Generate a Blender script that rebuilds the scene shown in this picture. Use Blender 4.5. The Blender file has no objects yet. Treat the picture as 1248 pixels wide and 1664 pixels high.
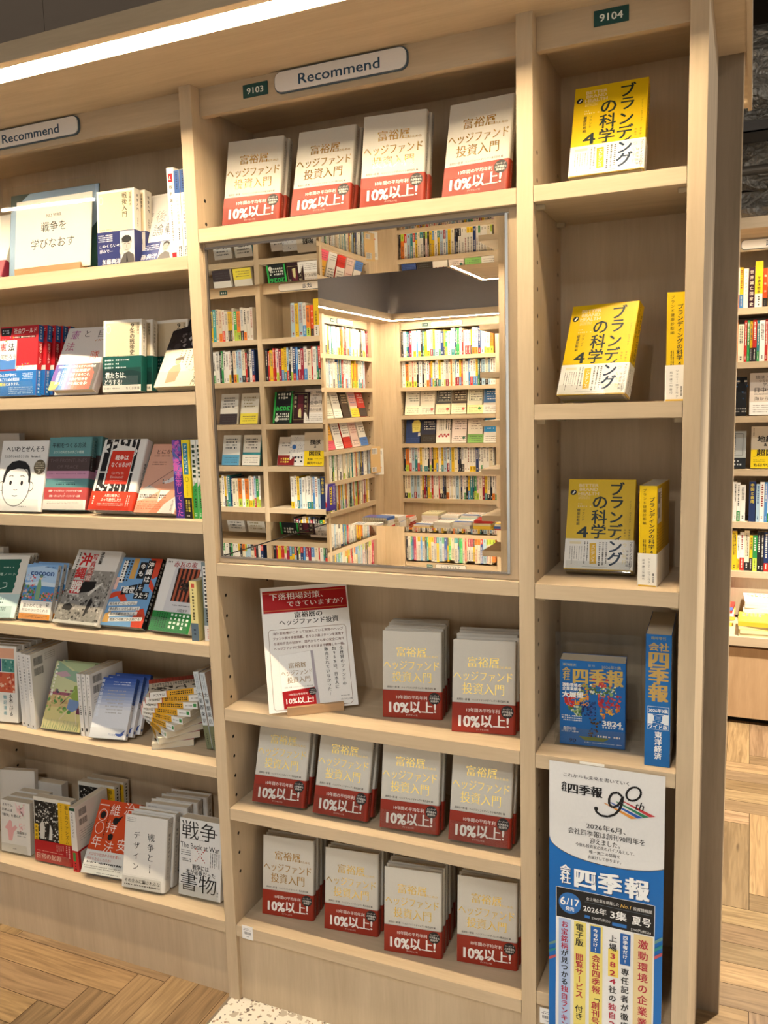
import bpy, math, random
from mathutils import Vector, Matrix, Euler

random.seed(7)
SC = bpy.context.scene
COL = SC.collection
R = math.radians

# ------------------------------------------------------------------ camera
cam_d = bpy.data.cameras.new('camera')
cam = bpy.data.objects.new('camera', cam_d)
COL.objects.link(cam)
YAW, PITCH, ROLL = R(23.7181), R(-7.4667), R(1.572)
m = (Matrix.Rotation(YAW, 3, 'Z') @ Matrix.Rotation(PITCH, 3, 'X') @ Matrix.Rotation(ROLL, 3, 'Y'))
right, fwd, up = m.col[0], m.col[1], m.col[2]
cm = Matrix((right, up, -fwd)).transposed().to_4x4()
cm.translation = Vector((1.1612, -1.5919, 1.4713))
cam.matrix_world = cm
cam_d.sensor_fit = 'VERTICAL'
cam_d.sensor_height = 36.0
cam_d.sensor_width = 27.0
cam_d.lens = 1356.69 / 1664 * 36.0
cam_d.clip_start = 0.05
cam_d.clip_end = 60
SC.camera = cam

# ------------------------------------------------------------------ light and exposure
SC.view_settings.view_transform = 'Standard'
SC.view_settings.look = 'None'
SC.view_settings.gamma = 1.0
SC.view_settings.use_curve_mapping = False
SC.view_settings.exposure = 0.0
LED_MAIN = 215.0         # cornice strip over the near bookcases
LED_FAR = 230.0          # cornice strips of the back room
LED_MID = 200.0
WORLD = 1.25
w = bpy.data.worlds.new('world')
SC.world = w
w.use_nodes = True
bg = w.node_tree.nodes['Background']
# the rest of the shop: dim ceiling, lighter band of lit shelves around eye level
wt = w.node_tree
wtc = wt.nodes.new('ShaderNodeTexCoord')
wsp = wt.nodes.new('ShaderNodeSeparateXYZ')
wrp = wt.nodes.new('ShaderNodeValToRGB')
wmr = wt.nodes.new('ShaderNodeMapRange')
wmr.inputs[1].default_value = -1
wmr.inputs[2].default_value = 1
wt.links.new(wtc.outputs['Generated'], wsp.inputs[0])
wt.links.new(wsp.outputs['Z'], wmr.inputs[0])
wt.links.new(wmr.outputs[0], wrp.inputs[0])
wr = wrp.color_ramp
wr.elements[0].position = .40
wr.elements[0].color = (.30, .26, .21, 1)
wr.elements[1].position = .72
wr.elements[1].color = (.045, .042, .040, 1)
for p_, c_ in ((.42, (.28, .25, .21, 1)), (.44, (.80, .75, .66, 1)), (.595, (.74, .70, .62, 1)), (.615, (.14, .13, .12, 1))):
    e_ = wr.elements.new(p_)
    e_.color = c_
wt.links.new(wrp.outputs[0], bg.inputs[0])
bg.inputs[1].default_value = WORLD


def spot(name, loc, target, power, angle, col=(1, .9, .76), size=.05, blend=.5):
    ld = bpy.data.lights.new(name, 'SPOT')
    ld.energy = power
    ld.spot_size = R(angle)
    ld.spot_blend = blend
    ld.color = col
    ld.shadow_soft_size = size
    o = bpy.data.objects.new(name, ld)
    COL.objects.link(o)
    o.location = loc
    d = Vector(target) - Vector(loc)
    o.rotation_euler = d.to_track_quat('-Z', 'Y').to_euler()
    return o


# ceiling track spots of the shop
NEUT = (1, .97, .92)
spot('ceiling_spot_light', (-1.0, -2.4, 3.1), (-.40, 0, .35), 45, 56, NEUT, .06, .9)
spot('ceiling_spot_light', (.85, -2.6, 3.1), (.45, 0, .30), 55, 54, NEUT, .06, .9)
spot('ceiling_spot_light', (1.9, -2.2, 3.1), (1.0, 0, .40), 26, 54, NEUT, .06, .9)
spot('ceiling_spot_light', (-.6, -2.0, 3.2), (-.6, -1.0, 0), 16, 90, NEUT, .06, .7)
spot('ceiling_spot_light', (.6, -3.4, 3.2), (.4, -2.3, 0), 150, 95, NEUT, .06, .7)
spot('ceiling_spot_light', (1.7, 1.3, 3.2), (1.5, 1.2, 0), 1050, 75, (1, .9, .74), .05, .5)
spot('ceiling_spot_light', (-.5, 3.0, 3.0), (-.9, 3.8, .5), 25, 95, (1, .9, .74), .05, .7)
spot('ceiling_spot_light', (3.0, .1, 3.1), (1.08, .2, 1.1), 75, 60, (1, .94, .9), .05, .8)
spot('ceiling_spot_light', (1.6, 1.5, 3.2), (1.7, 2.65, 1.0), 70, 70, (1, .92, .8), .05, .7)

# ------------------------------------------------------------------ materials
MATS = {}


def nodes_of(mt):
    mt.use_nodes = True
    nt = mt.node_tree
    return nt, nt.nodes['Principled BSDF']


def hexlin(h):
    h = h.lstrip('#')
    v = [int(h[i:i + 2], 16) / 255 for i in (0, 2, 4)]
    return tuple(c / 12.92 if c <= .04045 else ((c + .055) / 1.055) ** 2.4 for c in v)


def pm(key, rough=.42, metal=0.0, spec=.25):
    """printed paper / plain coloured surface, colour given as hex, with faint paper noise"""
    k = (key, rough, metal)
    if k in MATS:
        return MATS[k]
    mt = bpy.data.materials.new('print_' + key)
    nt, b = nodes_of(mt)
    c = hexlin(key)
    n = nt.nodes.new('ShaderNodeTexNoise')
    n.inputs['Scale'].default_value = 60
    mx = nt.nodes.new('ShaderNodeMix')
    mx.data_type = 'RGBA'
    mx.inputs[6].default_value = (*[v * .96 for v in c], 1)
    mx.inputs[7].default_value = (*[min(1, v * 1.03) for v in c], 1)
    nt.links.new(n.outputs['Fac'], mx.inputs[0])
    nt.links.new(mx.outputs[2], b.inputs['Base Color'])
    b.inputs['Roughness'].default_value = rough
    b.inputs['Metallic'].default_value = metal
    b.inputs['Specular IOR Level'].default_value = spec
    MATS[k] = mt
    return mt


GOLD = bpy.data.materials.new('gold_foil')
_, _b = nodes_of(GOLD)
_b.inputs['Base Color'].default_value = (.90, .66, .20, 1)
_b.inputs['Metallic'].default_value = 1
_b.inputs['Roughness'].default_value = .12


def wood(name, axis, c1, c2, rough=.45, streak=1.0):
    mt = bpy.data.materials.new(name)
    nt, b = nodes_of(mt)
    tc = nt.nodes.new('ShaderNodeTexCoord')
    mp = nt.nodes.new('ShaderNodeMapping')
    s = {'x': (1.2, 14, 14), 'y': (14, 1.2, 14), 'z': (14, 14, 1.2)}[axis]
    mp.inputs['Scale'].default_value = s
    n = nt.nodes.new('ShaderNodeTexNoise')
    n.inputs['Scale'].default_value = 1.6
    n.inputs['Detail'].default_value = 5
    n.inputs['Distortion'].default_value = .6
    n2 = nt.nodes.new('ShaderNodeTexNoise')
    n2.inputs['Scale'].default_value = 14
    n2.inputs['Detail'].default_value = 3
    ad = nt.nodes.new('ShaderNodeMath')
    ad.operation = 'MULTIPLY_ADD'
    ad.inputs[1].default_value = .35 * streak
    rp = nt.nodes.new('ShaderNodeValToRGB')
    rp.color_ramp.elements[0].position = .38
    rp.color_ramp.elements[1].position = .92
    rp.color_ramp.elements[0].color = (*c1, 1)
    rp.color_ramp.elements[1].color = (*c2, 1)
    L = nt.links.new
    L(tc.outputs['Object'], mp.inputs[0])
    L(mp.outputs[0], n.inputs['Vector'])
    L(mp.outputs[0], n2.inputs['Vector'])
    L(n2.outputs['Fac'], ad.inputs[0])
    L(n.outputs['Fac'], ad.inputs[2])
    L(ad.outputs[0], rp.inputs[0])
    L(rp.outputs[0], b.inputs['Base Color'])
    b.inputs['Roughness'].default_value = rough + .08
    b.inputs['Specular IOR Level'].default_value = .25
    return mt


BIRCH1, BIRCH2 = (.46, .352, .232), (.60, .475, .325)
WX = wood('birch_along_x', 'x', BIRCH1, BIRCH2)
WY = wood('birch_along_y', 'y', BIRCH1, BIRCH2)
WZ = wood('birch_along_z', 'z', BIRCH1, BIRCH2)
WDARK = wood('taupe_oak_panel', 'z', (.20, .155, .105), (.27, .21, .15), .55, 1.6)
WSTAND = wood('beech_stand', 'x', (.40, .24, .12), (.55, .36, .20), .5)
WPLAT = wood('honey_oak_panel', 'z', (.42, .265, .14), (.56, .37, .21))
DARKCEIL = pm('8a7c70', .9)
BULK = pm('8c8686', .9)
PAGES = bpy.data.materials.new('page_edges')
nt, b = nodes_of(PAGES)
tc = nt.nodes.new('ShaderNodeTexCoord')
wv = nt.nodes.new('ShaderNodeTexWave')
wv.bands_direction = 'Y'
wv.inputs['Scale'].default_value = 300
wv.inputs['Distortion'].default_value = 2
rp = nt.nodes.new('ShaderNodeValToRGB')
rp.color_ramp.elements[0].color = (.52, .45, .33, 1)
rp.color_ramp.elements[1].color = (.72, .65, .51, 1)
nt.links.new(tc.outputs['Object'], wv.inputs['Vector'])
nt.links.new(wv.outputs['Fac'], rp.inputs[0])
nt.links.new(rp.outputs[0], b.inputs['Base Color'])
b.inputs['Roughness'].default_value = .8

MIRROR = bpy.data.materials.new('mirror_silver')
_, b = nodes_of(MIRROR)
b.inputs['Base Color'].default_value = (.86, .87, .86, 1)
b.inputs['Metallic'].default_value = 1
b.inputs['Roughness'].default_value = 0.0
CHROME = bpy.data.materials.new('chrome_trim')
_, b = nodes_of(CHROME)
b.inputs['Base Color'].default_value = (.75, .74, .72, 1)
b.inputs['Metallic'].default_value = 1
b.inputs['Roughness'].default_value = .22
FOIL = bpy.data.materials.new('insulation_foil')
nt, b = nodes_of(FOIL)
b.inputs['Base Color'].default_value = (.72, .68, .62, 1)
b.inputs['Metallic'].default_value = .7
b.inputs['Roughness'].default_value = .35
n = nt.nodes.new('ShaderNodeTexNoise')
n.inputs['Scale'].default_value = 16
n.inputs['Detail'].default_value = 6
n.inputs['Distortion'].default_value = 1.5
bp = nt.nodes.new('ShaderNodeBump')
bp.inputs['Strength'].default_value = 1.0
bp.inputs['Distance'].default_value = .05
tc = nt.nodes.new('ShaderNodeTexCoord')
nt.links.new(tc.outputs['Object'], n.inputs['Vector'])
nt.links.new(n.outputs['Fac'], bp.inputs['Height'])
nt.links.new(bp.outputs[0], b.inputs['Normal'])


def emis(name, col, strength):
    mt = bpy.data.materials.new(name)
    mt.use_nodes = True
    nt = mt.node_tree
    nt.nodes.clear()
    e = nt.nodes.new('ShaderNodeEmission')
    e.inputs[0].default_value = (*col, 1)
    e.inputs[1].default_value = strength
    o = nt.nodes.new('ShaderNodeOutputMaterial')
    nt.links.new(e.outputs[0], o.inputs[0])
    return mt


LEDM = emis('led_warm_main', (1, .80, .53), LED_MAIN)
LEDF = emis('led_warm_far', (1, .82, .56), LED_FAR)
LEDB = emis('led_warm_rear', (1, .82, .56), 22.0)
LEDI = emis('led_warm_mid', (1, .82, .56), LED_MID)

ACRYL = bpy.data.materials.new('clear_acrylic')
ACRYL.use_nodes = True
nt = ACRYL.node_tree
nt.nodes.clear()
tr = nt.nodes.new('ShaderNodeBsdfTransparent')
tr.inputs[0].default_value = (.95, .955, .95, 1)
gl = nt.nodes.new('ShaderNodeBsdfGlossy')
gl.inputs['Roughness'].default_value = .03
fr = nt.nodes.new('ShaderNodeFresnel')
geo = nt.nodes.new('ShaderNodeNewGeometry')
mrg = nt.nodes.new('ShaderNodeMapRange')
mrg.inputs[3].default_value = 1.45
mrg.inputs[4].default_value = 1 / 1.45
nt.links.new(geo.outputs['Backfacing'], mrg.inputs[0])
nt.links.new(mrg.outputs[0], fr.inputs[0])
mx = nt.nodes.new('ShaderNodeMixShader')
out = nt.nodes.new('ShaderNodeOutputMaterial')
nt.links.new(fr.outputs[0], mx.inputs[0])
nt.links.new(tr.outputs[0], mx.inputs[1])
nt.links.new(gl.outputs[0], mx.inputs[2])
nt.links.new(mx.outputs[0], out.inputs[0])

# terrazzo
TERR = bpy.data.materials.new('terrazzo')
nt, b = nodes_of(TERR)
tc = nt.nodes.new('ShaderNodeTexCoord')
prev = None
base = (.70, .66, .58, 1)
for sc_, thr, colr in ((46, .32, None), (105, .30, None)):
    nz = nt.nodes.new('ShaderNodeTexNoise')
    nz.inputs['Scale'].default_value = sc_ * .8
    mxv = nt.nodes.new('ShaderNodeMix')
    mxv.data_type = 'RGBA'
    mxv.inputs[0].default_value = .035 * 46 / sc_
    nt.links.new(tc.outputs['Object'], nz.inputs['Vector'])
    nt.links.new(tc.outputs['Object'], mxv.inputs[6])
    nt.links.new(nz.outputs['Color'], mxv.inputs[7])
    v = nt.nodes.new('ShaderNodeTexVoronoi')
    v.inputs['Scale'].default_value = sc_
    nt.links.new(mxv.outputs[2], v.inputs['Vector'])
    sep = nt.nodes.new('ShaderNodeSeparateColor')
    nt.links.new(v.outputs['Color'], sep.inputs[0])
    # chip radius varies per cell
    mu = nt.nodes.new('ShaderNodeMath')
    mu.operation = 'MULTIPLY'
    mu.inputs[1].default_value = thr * 1.5
    nt.links.new(sep.outputs[1], mu.inputs[0])
    lt = nt.nodes.new('ShaderNodeMath')
    lt.operation = 'LESS_THAN'
    nt.links.new(v.outputs['Distance'], lt.inputs[0])
    nt.links.new(mu.outputs[0], lt.inputs[1])
    rp = nt.nodes.new('ShaderNodeValToRGB')
    rp.color_ramp.interpolation = 'CONSTANT'
    rp.color_ramp.elements[0].color = (.16, .12, .10, 1)
    rp.color_ramp.elements[1].position = .3
    rp.color_ramp.elements[1].color = (.33, .22, .15, 1)
    e = rp.color_ramp.elements.new(.6)
    e.color = (.42, .36, .29, 1)
    e = rp.color_ramp.elements.new(.85)
    e.color = (.10, .09, .085, 1)
    nt.links.new(sep.outputs[0], rp.inputs[0])
    mxc = nt.nodes.new('ShaderNodeMix')
    mxc.data_type = 'RGBA'
    nt.links.new(lt.outputs[0], mxc.inputs[0])
    if prev is None:
        mxc.inputs[6].default_value = base
    else:
        nt.links.new(prev, mxc.inputs[6])
    nt.links.new(rp.outputs[0], mxc.inputs[7])
    prev = mxc.outputs[2]
nt.links.new(prev, b.inputs['Base Color'])
b.inputs['Roughness'].default_value = .35

# oak planks : colour from a per-plank attribute and a stretched noise from UV
OAK = bpy.data.materials.new('oak_herringbone')
nt, b = nodes_of(OAK)
at = nt.nodes.new('ShaderNodeAttribute')
at.attribute_name = 'plank'
uv = nt.nodes.new('ShaderNodeUVMap')
mp = nt.nodes.new('ShaderNodeMapping')
mp.inputs['Scale'].default_value = (4.0, 60, 1)
n = nt.nodes.new('ShaderNodeTexNoise')
n.inputs['Scale'].default_value = 1.0
n.inputs['Detail'].default_value = 6
n.inputs['Distortion'].default_value = 1.4
n3 = nt.nodes.new('ShaderNodeTexNoise')
n3.inputs['Scale'].default_value = 9
mp3 = nt.nodes.new('ShaderNodeMapping')
mp3.inputs['Scale'].default_value = (.45, 1.6, 1)
rp = nt.nodes.new('ShaderNodeValToRGB')
rp.color_ramp.elements[0].position = .30
rp.color_ramp.elements[0].color = (.152, .094, .047, 1)
rp.color_ramp.elements[1].position = .62
rp.color_ramp.elements[1].color = (.285, .190, .102, 1)
knot = nt.nodes.new('ShaderNodeValToRGB')
knot.color_ramp.elements[0].position = .235
knot.color_ramp.elements[0].color = (.18, .12, .08, 1)
knot.color_ramp.elements[1].position = .30
knot.color_ramp.elements[1].color = (1, 1, 1, 1)
hs = nt.nodes.new('ShaderNodeMix')
hs.data_type = 'RGBA'
hs.blend_type = 'MULTIPLY'
hs.inputs[0].default_value = 1
h2 = nt.nodes.new('ShaderNodeMix')
h2.data_type = 'RGBA'
h2.blend_type = 'MULTIPLY'
h2.inputs[0].default_value = 1
L = nt.links.new
L(uv.outputs[0], mp.inputs[0])
L(mp.outputs[0], n.inputs['Vector'])
L(uv.outputs[0], mp3.inputs[0])
L(mp3.outputs[0], n3.inputs['Vector'])
L(n.outputs['Fac'], rp.inputs[0])
L(n3.outputs['Fac'], knot.inputs[0])
L(rp.outputs[0], hs.inputs[6])
L(at.outputs['Color'], hs.inputs[7])
L(hs.outputs[2], h2.inputs[6])
L(knot.outputs[0], h2.inputs[7])
L(h2.outputs[2], b.inputs['Base Color'])
b.inputs['Roughness'].default_value = .42

# ------------------------------------------------------------------ helpers
LABELS = {}


def tag(o, label, cat, group=None, kind=None):
    o['label'] = label
    o['category'] = cat
    if group:
        o['group'] = group
    if kind:
        o['kind'] = kind
    LABELS.setdefault(label, []).append(o.name)
    return o


def thing(name, label, cat, loc=(0, 0, 0), rot=(0, 0, 0), group=None):
    o = bpy.data.objects.new(name, None)
    o.empty_display_size = .02
    COL.objects.link(o)
    o.location = loc
    o.rotation_euler = rot
    return tag(o, label, cat, group)


class MB:
    def __init__(self):
        self.v, self.f, self.fm, self.mats = [], [], [], []

    def mi(self, mat):
        if mat not in self.mats:
            self.mats.append(mat)
        return self.mats.index(mat)

    def add(self, vs, fs, mat):
        n = len(self.v)
        self.v += [tuple(p) for p in vs]
        k = self.mi(mat)
        for f in fs:
            self.f.append([n + i for i in f])
            self.fm.append(k)

    def box(self, x0, y0, z0, x1, y1, z1, mat, top=None):
        vs = [(x0, y0, z0), (x1, y0, z0), (x1, y1, z0), (x0, y1, z0), (x0, y0, z1), (x1, y0, z1), (x1, y1, z1), (x0, y1, z1)]
        self.add(vs, [(3, 2, 1, 0), (0, 1, 5, 4), (1, 2, 6, 5), (2, 3, 7, 6), (3, 0, 4, 7)], mat)
        self.add(vs[4:], [(0, 1, 2, 3)], top or mat)

    def prism(self, pts, z0, z1, mat, axis='z'):
        """closed outline extruded along axis"""
        n = len(pts)
        mk = {'z': lambda p, h: (p[0], p[1], h), 'y': lambda p, h: (p[0], h, p[1]), 'x': lambda p, h: (h, p[0], p[1])}[axis]
        vs = [mk(p, z0) for p in pts] + [mk(p, z1) for p in pts]
        fs = [(i, (i + 1) % n, n + (i + 1) % n, n + i) for i in range(n)] + [tuple(range(n))[::-1], tuple(range(n, 2 * n))]
        self.add(vs, fs, mat)

    def tube(self, pts, r, mat, seg=8):
        pts = [Vector(p) for p in pts]
        rings = []
        for i, p in enumerate(pts):
            d = (pts[min(i + 1, len(pts) - 1)] - pts[max(i - 1, 0)]).normalized()
            a = d.orthogonal().normalized()
            c = d.cross(a)
            rings.append([p + a * r * math.cos(2 * math.pi * k / seg) + c * r * math.sin(2 * math.pi * k / seg) for k in range(seg)])
        vs = [q for rg in rings for q in rg]
        fs = []
        for i in range(len(pts) - 1):
            for k in range(seg):
                fs.append((i * seg + k, i * seg + (k + 1) % seg, (i + 1) * seg + (k + 1) % seg, (i + 1) * seg + k))
        fs += [tuple(range(seg))[::-1], tuple((len(pts) - 1) * seg + k for k in range(seg))]
        self.add(vs, fs, mat)

    def build(self, name, parent=None, bevel=0.0, smooth=False):
        me = bpy.data.meshes.new(name)
        me.from_pydata(self.v, [], self.f)
        for mt in self.mats:
            me.materials.append(mt)
        me.polygons.foreach_set('material_index', self.fm)
        if smooth:
            me.polygons.foreach_set('use_smooth', [True] * len(me.polygons))
        me.update()
        o = bpy.data.objects.new(name, me)
        COL.objects.link(o)
        if parent:
            o.parent = parent
        if bevel:
            bv = o.modifiers.new('bevel', 'BEVEL')
            bv.width = bevel
            bv.segments = 2
            bv.limit_method = 'ANGLE'
        return o


def copy_tree(o, parent=None):
    c = o.copy()
    COL.objects.link(c)
    if parent:
        c.parent = parent
    for ch in list(o.children):
        copy_tree(ch, c)
    return c


# ------------------------------------------------------------------ writing
GL = {}


def glyphs(text, bold=0.0, serif=False):
    k = (text, bold, serif)
    if k in GL:
        return GL[k]
    cu = bpy.data.curves.new('t', 'FONT')
    cu.body = text
    cu.resolution_u = 2
    cu.fill_mode = 'FRONT'
    cu.offset = (-.008 if serif else 0) + min(bold, 0)
    o = bpy.data.objects.new('t', cu)
    COL.objects.link(o)
    dg = bpy.context.evaluated_depsgraph_get()
    me = bpy.data.meshes.new_from_object(o.evaluated_get(dg))
    vs = [(v.co.x, v.co.y) for v in me.vertices]
    fs = [tuple(p.vertices) for p in me.polygons]
    shifts = [(0, 0)]
    if serif:
        shifts = [(-.018, 0), (.018, 0)]
    if bold > 0:
        b_ = bold
        shifts = [(x + dx, y + dy) for x, y in shifts for dx, dy in ((-b_, -b_ * .6), (b_, -b_ * .6), (b_, b_ * .6), (-b_, b_ * .6))]
    bpy.data.objects.remove(o)
    bpy.data.curves.remove(cu)
    bpy.data.meshes.remove(me)
    if not vs:
        GL[k] = ([], (0, 0, 0, 0))
        return GL[k]
    copies = [([(x + dx, y + dy) for x, y in vs], fs) for dx, dy in shifts]
    xs = [p[0] for c_ in copies for p in c_[0]]
    ys = [p[1] for c_ in copies for p in c_[0]]
    GL[k] = (copies, (min(xs), min(ys), max(xs), max(ys)))
    return GL[k]


class Art:
    """flat print in millimetres (x right, y up); mapped onto a surface with small layers"""

    def __init__(self):
        self.items = []
        self.layer = 1

    def poly(self, pts, col):
        self.items.append(([tuple(p) for p in pts], [tuple(range(len(pts)))], col, self.layer))
        self.layer += 1
        return self

    def rect(self, x0, y0, x1, y1, col):
        return self.poly([(x0, y0), (x1, y0), (x1, y1), (x0, y1)], col)

    def ell(self, cx, cy, rx, ry, col, n=28, a0=0, a1=360, rot=0):
        pts = []
        for i in range(n):
            a = R(a0 + (a1 - a0) * i / (n if a1 - a0 >= 360 else n - 1))
            x, y = rx * math.cos(a), ry * math.sin(a)
            c, s = math.cos(R(rot)), math.sin(R(rot))
            pts.append((cx + x * c - y * s, cy + x * s + y * c))
        return self.poly(pts, col)

    def line(self, pts, wd, col):
        for (ax, ay), (bx, by) in zip(pts[:-1], pts[1:]):
            d = math.hypot(bx - ax, by - ay) or 1
            nx, ny = -(by - ay) / d * wd / 2, (bx - ax) / d * wd / 2
            self.items.append(([(ax + nx, ay + ny), (ax - nx, ay - ny), (bx - nx, by - ny), (bx + nx, by + ny)], [(0, 1, 2, 3)], col, self.layer))
        self.layer += 1
        return self

    def t(self, s, cx, cy, h, col, W=None, bold=0.0, serif=False, rot=0, skew=0):
        """horizontal line centred on (cx, cy); h = em in mm; W = total width in mm"""
        copies, (x0, y0, x1, y1) = glyphs(s, bold, serif)
        if not copies:
            return self
        sx = W / (x1 - x0) if W else h
        mx, my = (x0 + x1) / 2, .38
        c, q = math.cos(R(rot)), math.sin(R(rot))
        for k_, (vs, fs) in enumerate(copies):
            pts = []
            for x, y in vs:
                X, Y = (x - mx) * sx + (y - my) * h * skew, (y - my) * h
                pts.append((cx + X * c - Y * q, cy + X * q + Y * c))
            self.items.append((pts, fs, col, self.layer + .4 + .07 * k_))
        return self

    def vt(self, s, cx, ytop, ybot, h, col, bold=0.0, serif=False, W=None, rot=0):
        """vertical line of characters from ytop down to ybot"""
        n = len(s)
        step = (ytop - ybot) / n
        for i, ch in enumerate(s):
            if ch in ' 　':
                continue
            copies, (x0, y0, x1, y1) = glyphs(ch, bold, serif)
            cy = ytop - step * (i + .5)
            sw = (W or h)
            turn = ch in 'ー〜—…()「」'
            for k_, (vs, fs) in enumerate(copies):
                pts = []
                for x, y in vs:
                    X, Y = (x - .5), (y - .38)
                    if ch.isascii():
                        X = (x - (x0 + x1) / 2) * (1.5 if ch.isdigit() and h > 12 else 1)
                    if turn:
                        X, Y = Y, -X
                    if ch in '、。':
                        X, Y = X + .6, Y + .6
                    X, Y = X * sw, Y * h
                    if rot:
                        c, q = math.cos(R(rot)), math.sin(R(rot))
                        X, Y = X * c - Y * q, X * q + Y * c
                    pts.append((cx + X, cy + Y))
                self.items.append((pts, fs, col, self.layer + .4 + .07 * k_))
        return self

    def dash(self, x0, y0, x1, y1, rows, col, fill=.5, cell=1.0, seed=1):
        """rows of print too small to read"""
        rnd = random.Random(seed)
        rh = (y1 - y0) / rows
        vs, fs = [], []
        for r_ in range(rows):
            yy = y1 - rh * (r_ + .5)
            x = x0
            ch = rh * fill
            while x < x1 - ch * .5:
                wd = ch * cell * rnd.uniform(.5, 1.0)
                hh = ch * rnd.uniform(.6, 1.0)
                if rnd.random() < .9:
                    k = len(vs)
                    X1 = min(x + wd, x1)
                    vs += [(x, yy - hh / 2), (X1, yy - hh / 2), (X1, yy + hh / 2), (x, yy + hh / 2)]
                    fs.append((k, k + 1, k + 2, k + 3))
                x += ch * cell * 1.25
        self.items.append((vs, fs, col, self.layer + .5))
        return self

    def vdash(self, x0, y0, x1, y1, cols, col, fill=.5, seed=1, rag=0.0):
        rnd = random.Random(seed)
        cw = (x1 - x0) / cols
        vs, fs = [], []
        for c_ in range(cols):
            xx = x0 + cw * (c_ + .5)
            y = y1
            ch = cw * fill
            yb = y0 + (y1 - y0) * rag * rnd.random()
            while y > yb + ch * .5:
                hh = ch * rnd.uniform(.5, 1)
                wd = ch * rnd.uniform(.6, 1)
                k = len(vs)
                vs += [(xx - wd / 2, y - hh), (xx + wd / 2, y - hh), (xx + wd / 2, y), (xx - wd / 2, y)]
                fs.append((k, k + 1, k + 2, k + 3))
                y -= ch * 1.25
        self.items.append((vs, fs, col, self.layer + .5))
        return self

    def blobs(self, x0, y0, x1, y1, n, rmin, rmax, cols, seed=1, inside=None):
        rnd = random.Random(seed)
        for _ in range(n):
            cx, cy = rnd.uniform(x0, x1), rnd.uniform(y0, y1)
            if inside and not inside(cx, cy):
                continue
            k = rnd.randint(4, 7)
            r = rnd.uniform(rmin, rmax)
            a = rnd.uniform(0, 6.28)
            pts = []
            for i in range(k):
                rr = r * rnd.uniform(.5, 1.2)
                pts.append((min(max(cx + rr * math.cos(a + 6.283 * i / k), x0), x1), min(max(cy + rr * math.sin(a + 6.283 * i / k), y0), y1)))
            self.items.append((pts, [tuple(range(k))], rnd.choice(cols), self.layer + rnd.random() * .9))
        self.layer += 1
        return self

    def barcode(self, x0, y0, x1, y1, bg='f4f2ee', col='3a3a3a', seed=3):
        self.rect(x0 - 1.5, y0 - 1.5, x1 + 1.5, y1 + 1.5, bg)
        rnd = random.Random(seed)
        x = x0
        vs, fs = [], []
        while x < x1:
            wd = rnd.choice((.5, .9, 1.3))
            k = len(vs)
            vs += [(x, y0), (min(x + wd, x1), y0), (min(x + wd, x1), y1), (x, y1)]
            fs.append((k, k + 1, k + 2, k + 3))
            x += wd + rnd.choice((.6, 1.0))
        self.items.append((vs, fs, col, self.layer + .5))
        return self

    def emit(self, mb, fn, step=.00005, base=.00012):
        for pts, fs, col, lay in self.items:
            d = base + step * lay
            mb.add([fn(x / 1000, y / 1000, d) for x, y in pts], fs, GOLD if col == 'gold' else pm(col))


# ------------------------------------------------------------------ book
def u_outline(w_, t_, r, off):
    """outer path of a jacket: fore-edge front -> spine -> fore-edge back"""
    x1 = w_ / 2 + off
    y0, y1 = -off, t_ + off
    r = min(r + off, (t_ / 2 + off) * .98)
    pts = [(-w_ / 2, y0)]
    for i in range(5):
        a = R(-90 + 90 * i / 4)
        pts.append((x1 - r + r * math.cos(a), y0 + r + r * math.sin(a)))
    for i in range(5):
        a = R(90 * i / 4)
        pts.append((x1 - r + r * math.cos(a), y1 - r + r * math.sin(a)))
    pts.append((-w_ / 2, y1))
    return pts


def u_shell(mb, w_, t_, r, off, th, z0, z1, mat):
    o = u_outline(w_, t_, r, off)
    i = u_outline(w_, t_, r, off - th)
    n = len(o)
    vs = [(x, y, z0) for x, y in o] + [(x, y, z1) for x, y in o] + [(x, y, z0) for x, y in i] + [(x, y, z1) for x, y in i]
    fs = []
    for k in range(n - 1):
        fs.append((k, k + 1, n + k + 1, n + k))
        fs.append((2 * n + k + 1, 2 * n + k, 3 * n + k, 3 * n + k + 1))
        fs.append((n + k, n + k + 1, 3 * n + k + 1, 3 * n + k))
        fs.append((2 * n + k, 2 * n + k + 1, k + 1, k))
    fs.append((0, n, 3 * n, 2 * n))
    fs.append((n - 1, 2 * n - 1 + 0, 4 * n - 1, 3 * n - 1)[::-1])
    mb.add(vs, fs, mat)


def make_book(label, w_, h_, t_, cover, front=None, spine=None, back=None, band=None, band_art=None, band_spine=None, hard=False, group=None, name='book', cat='book'):
    """local frame: origin under the front cover's bottom edge, +y into the book, spine at +x"""
    root = thing(name, label, cat, group=group)
    th = .0022 if hard else .0007
    r = .0045 if hard else .0012
    mb = MB()
    u_shell(mb, w_, t_, r, 0, th, 0, h_, pm(cover, .38))
    if front:
        front.emit(mb, lambda x, y, d: (x - w_ / 2, -d, y))
    if spine:
        spine.emit(mb, lambda x, y, d: (w_ / 2 + d, x, y))
    if back:
        back.emit(mb, lambda x, y, d: (w_ / 2 - x, t_ + d, y))
    mb.build('cover', root)
    pg = MB()
    e = .005 if hard else .0006
    pg.box(-w_ / 2 + e, th + .0001, e, w_ / 2 - max(th, .001), t_ - th - .0001, h_ - e, PAGES)
    pg.build('page_block', root)
    if band:
        bh, bc, z0 = (*band, 0.0)[:3]
        bm = MB()
        u_shell(bm, w_, t_, r, .0016, .0005, z0 + .0004, bh, pm(bc, .35))
        if band_art:
            band_art.emit(bm, lambda x, y, d: (x - w_ / 2, -.0016 - d, y))
        if band_spine:
            band_spine.emit(bm, lambda x, y, d: (w_ / 2 + .0016 + d, x, y))
        bm.build('paper_band', root)
    return root


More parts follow.
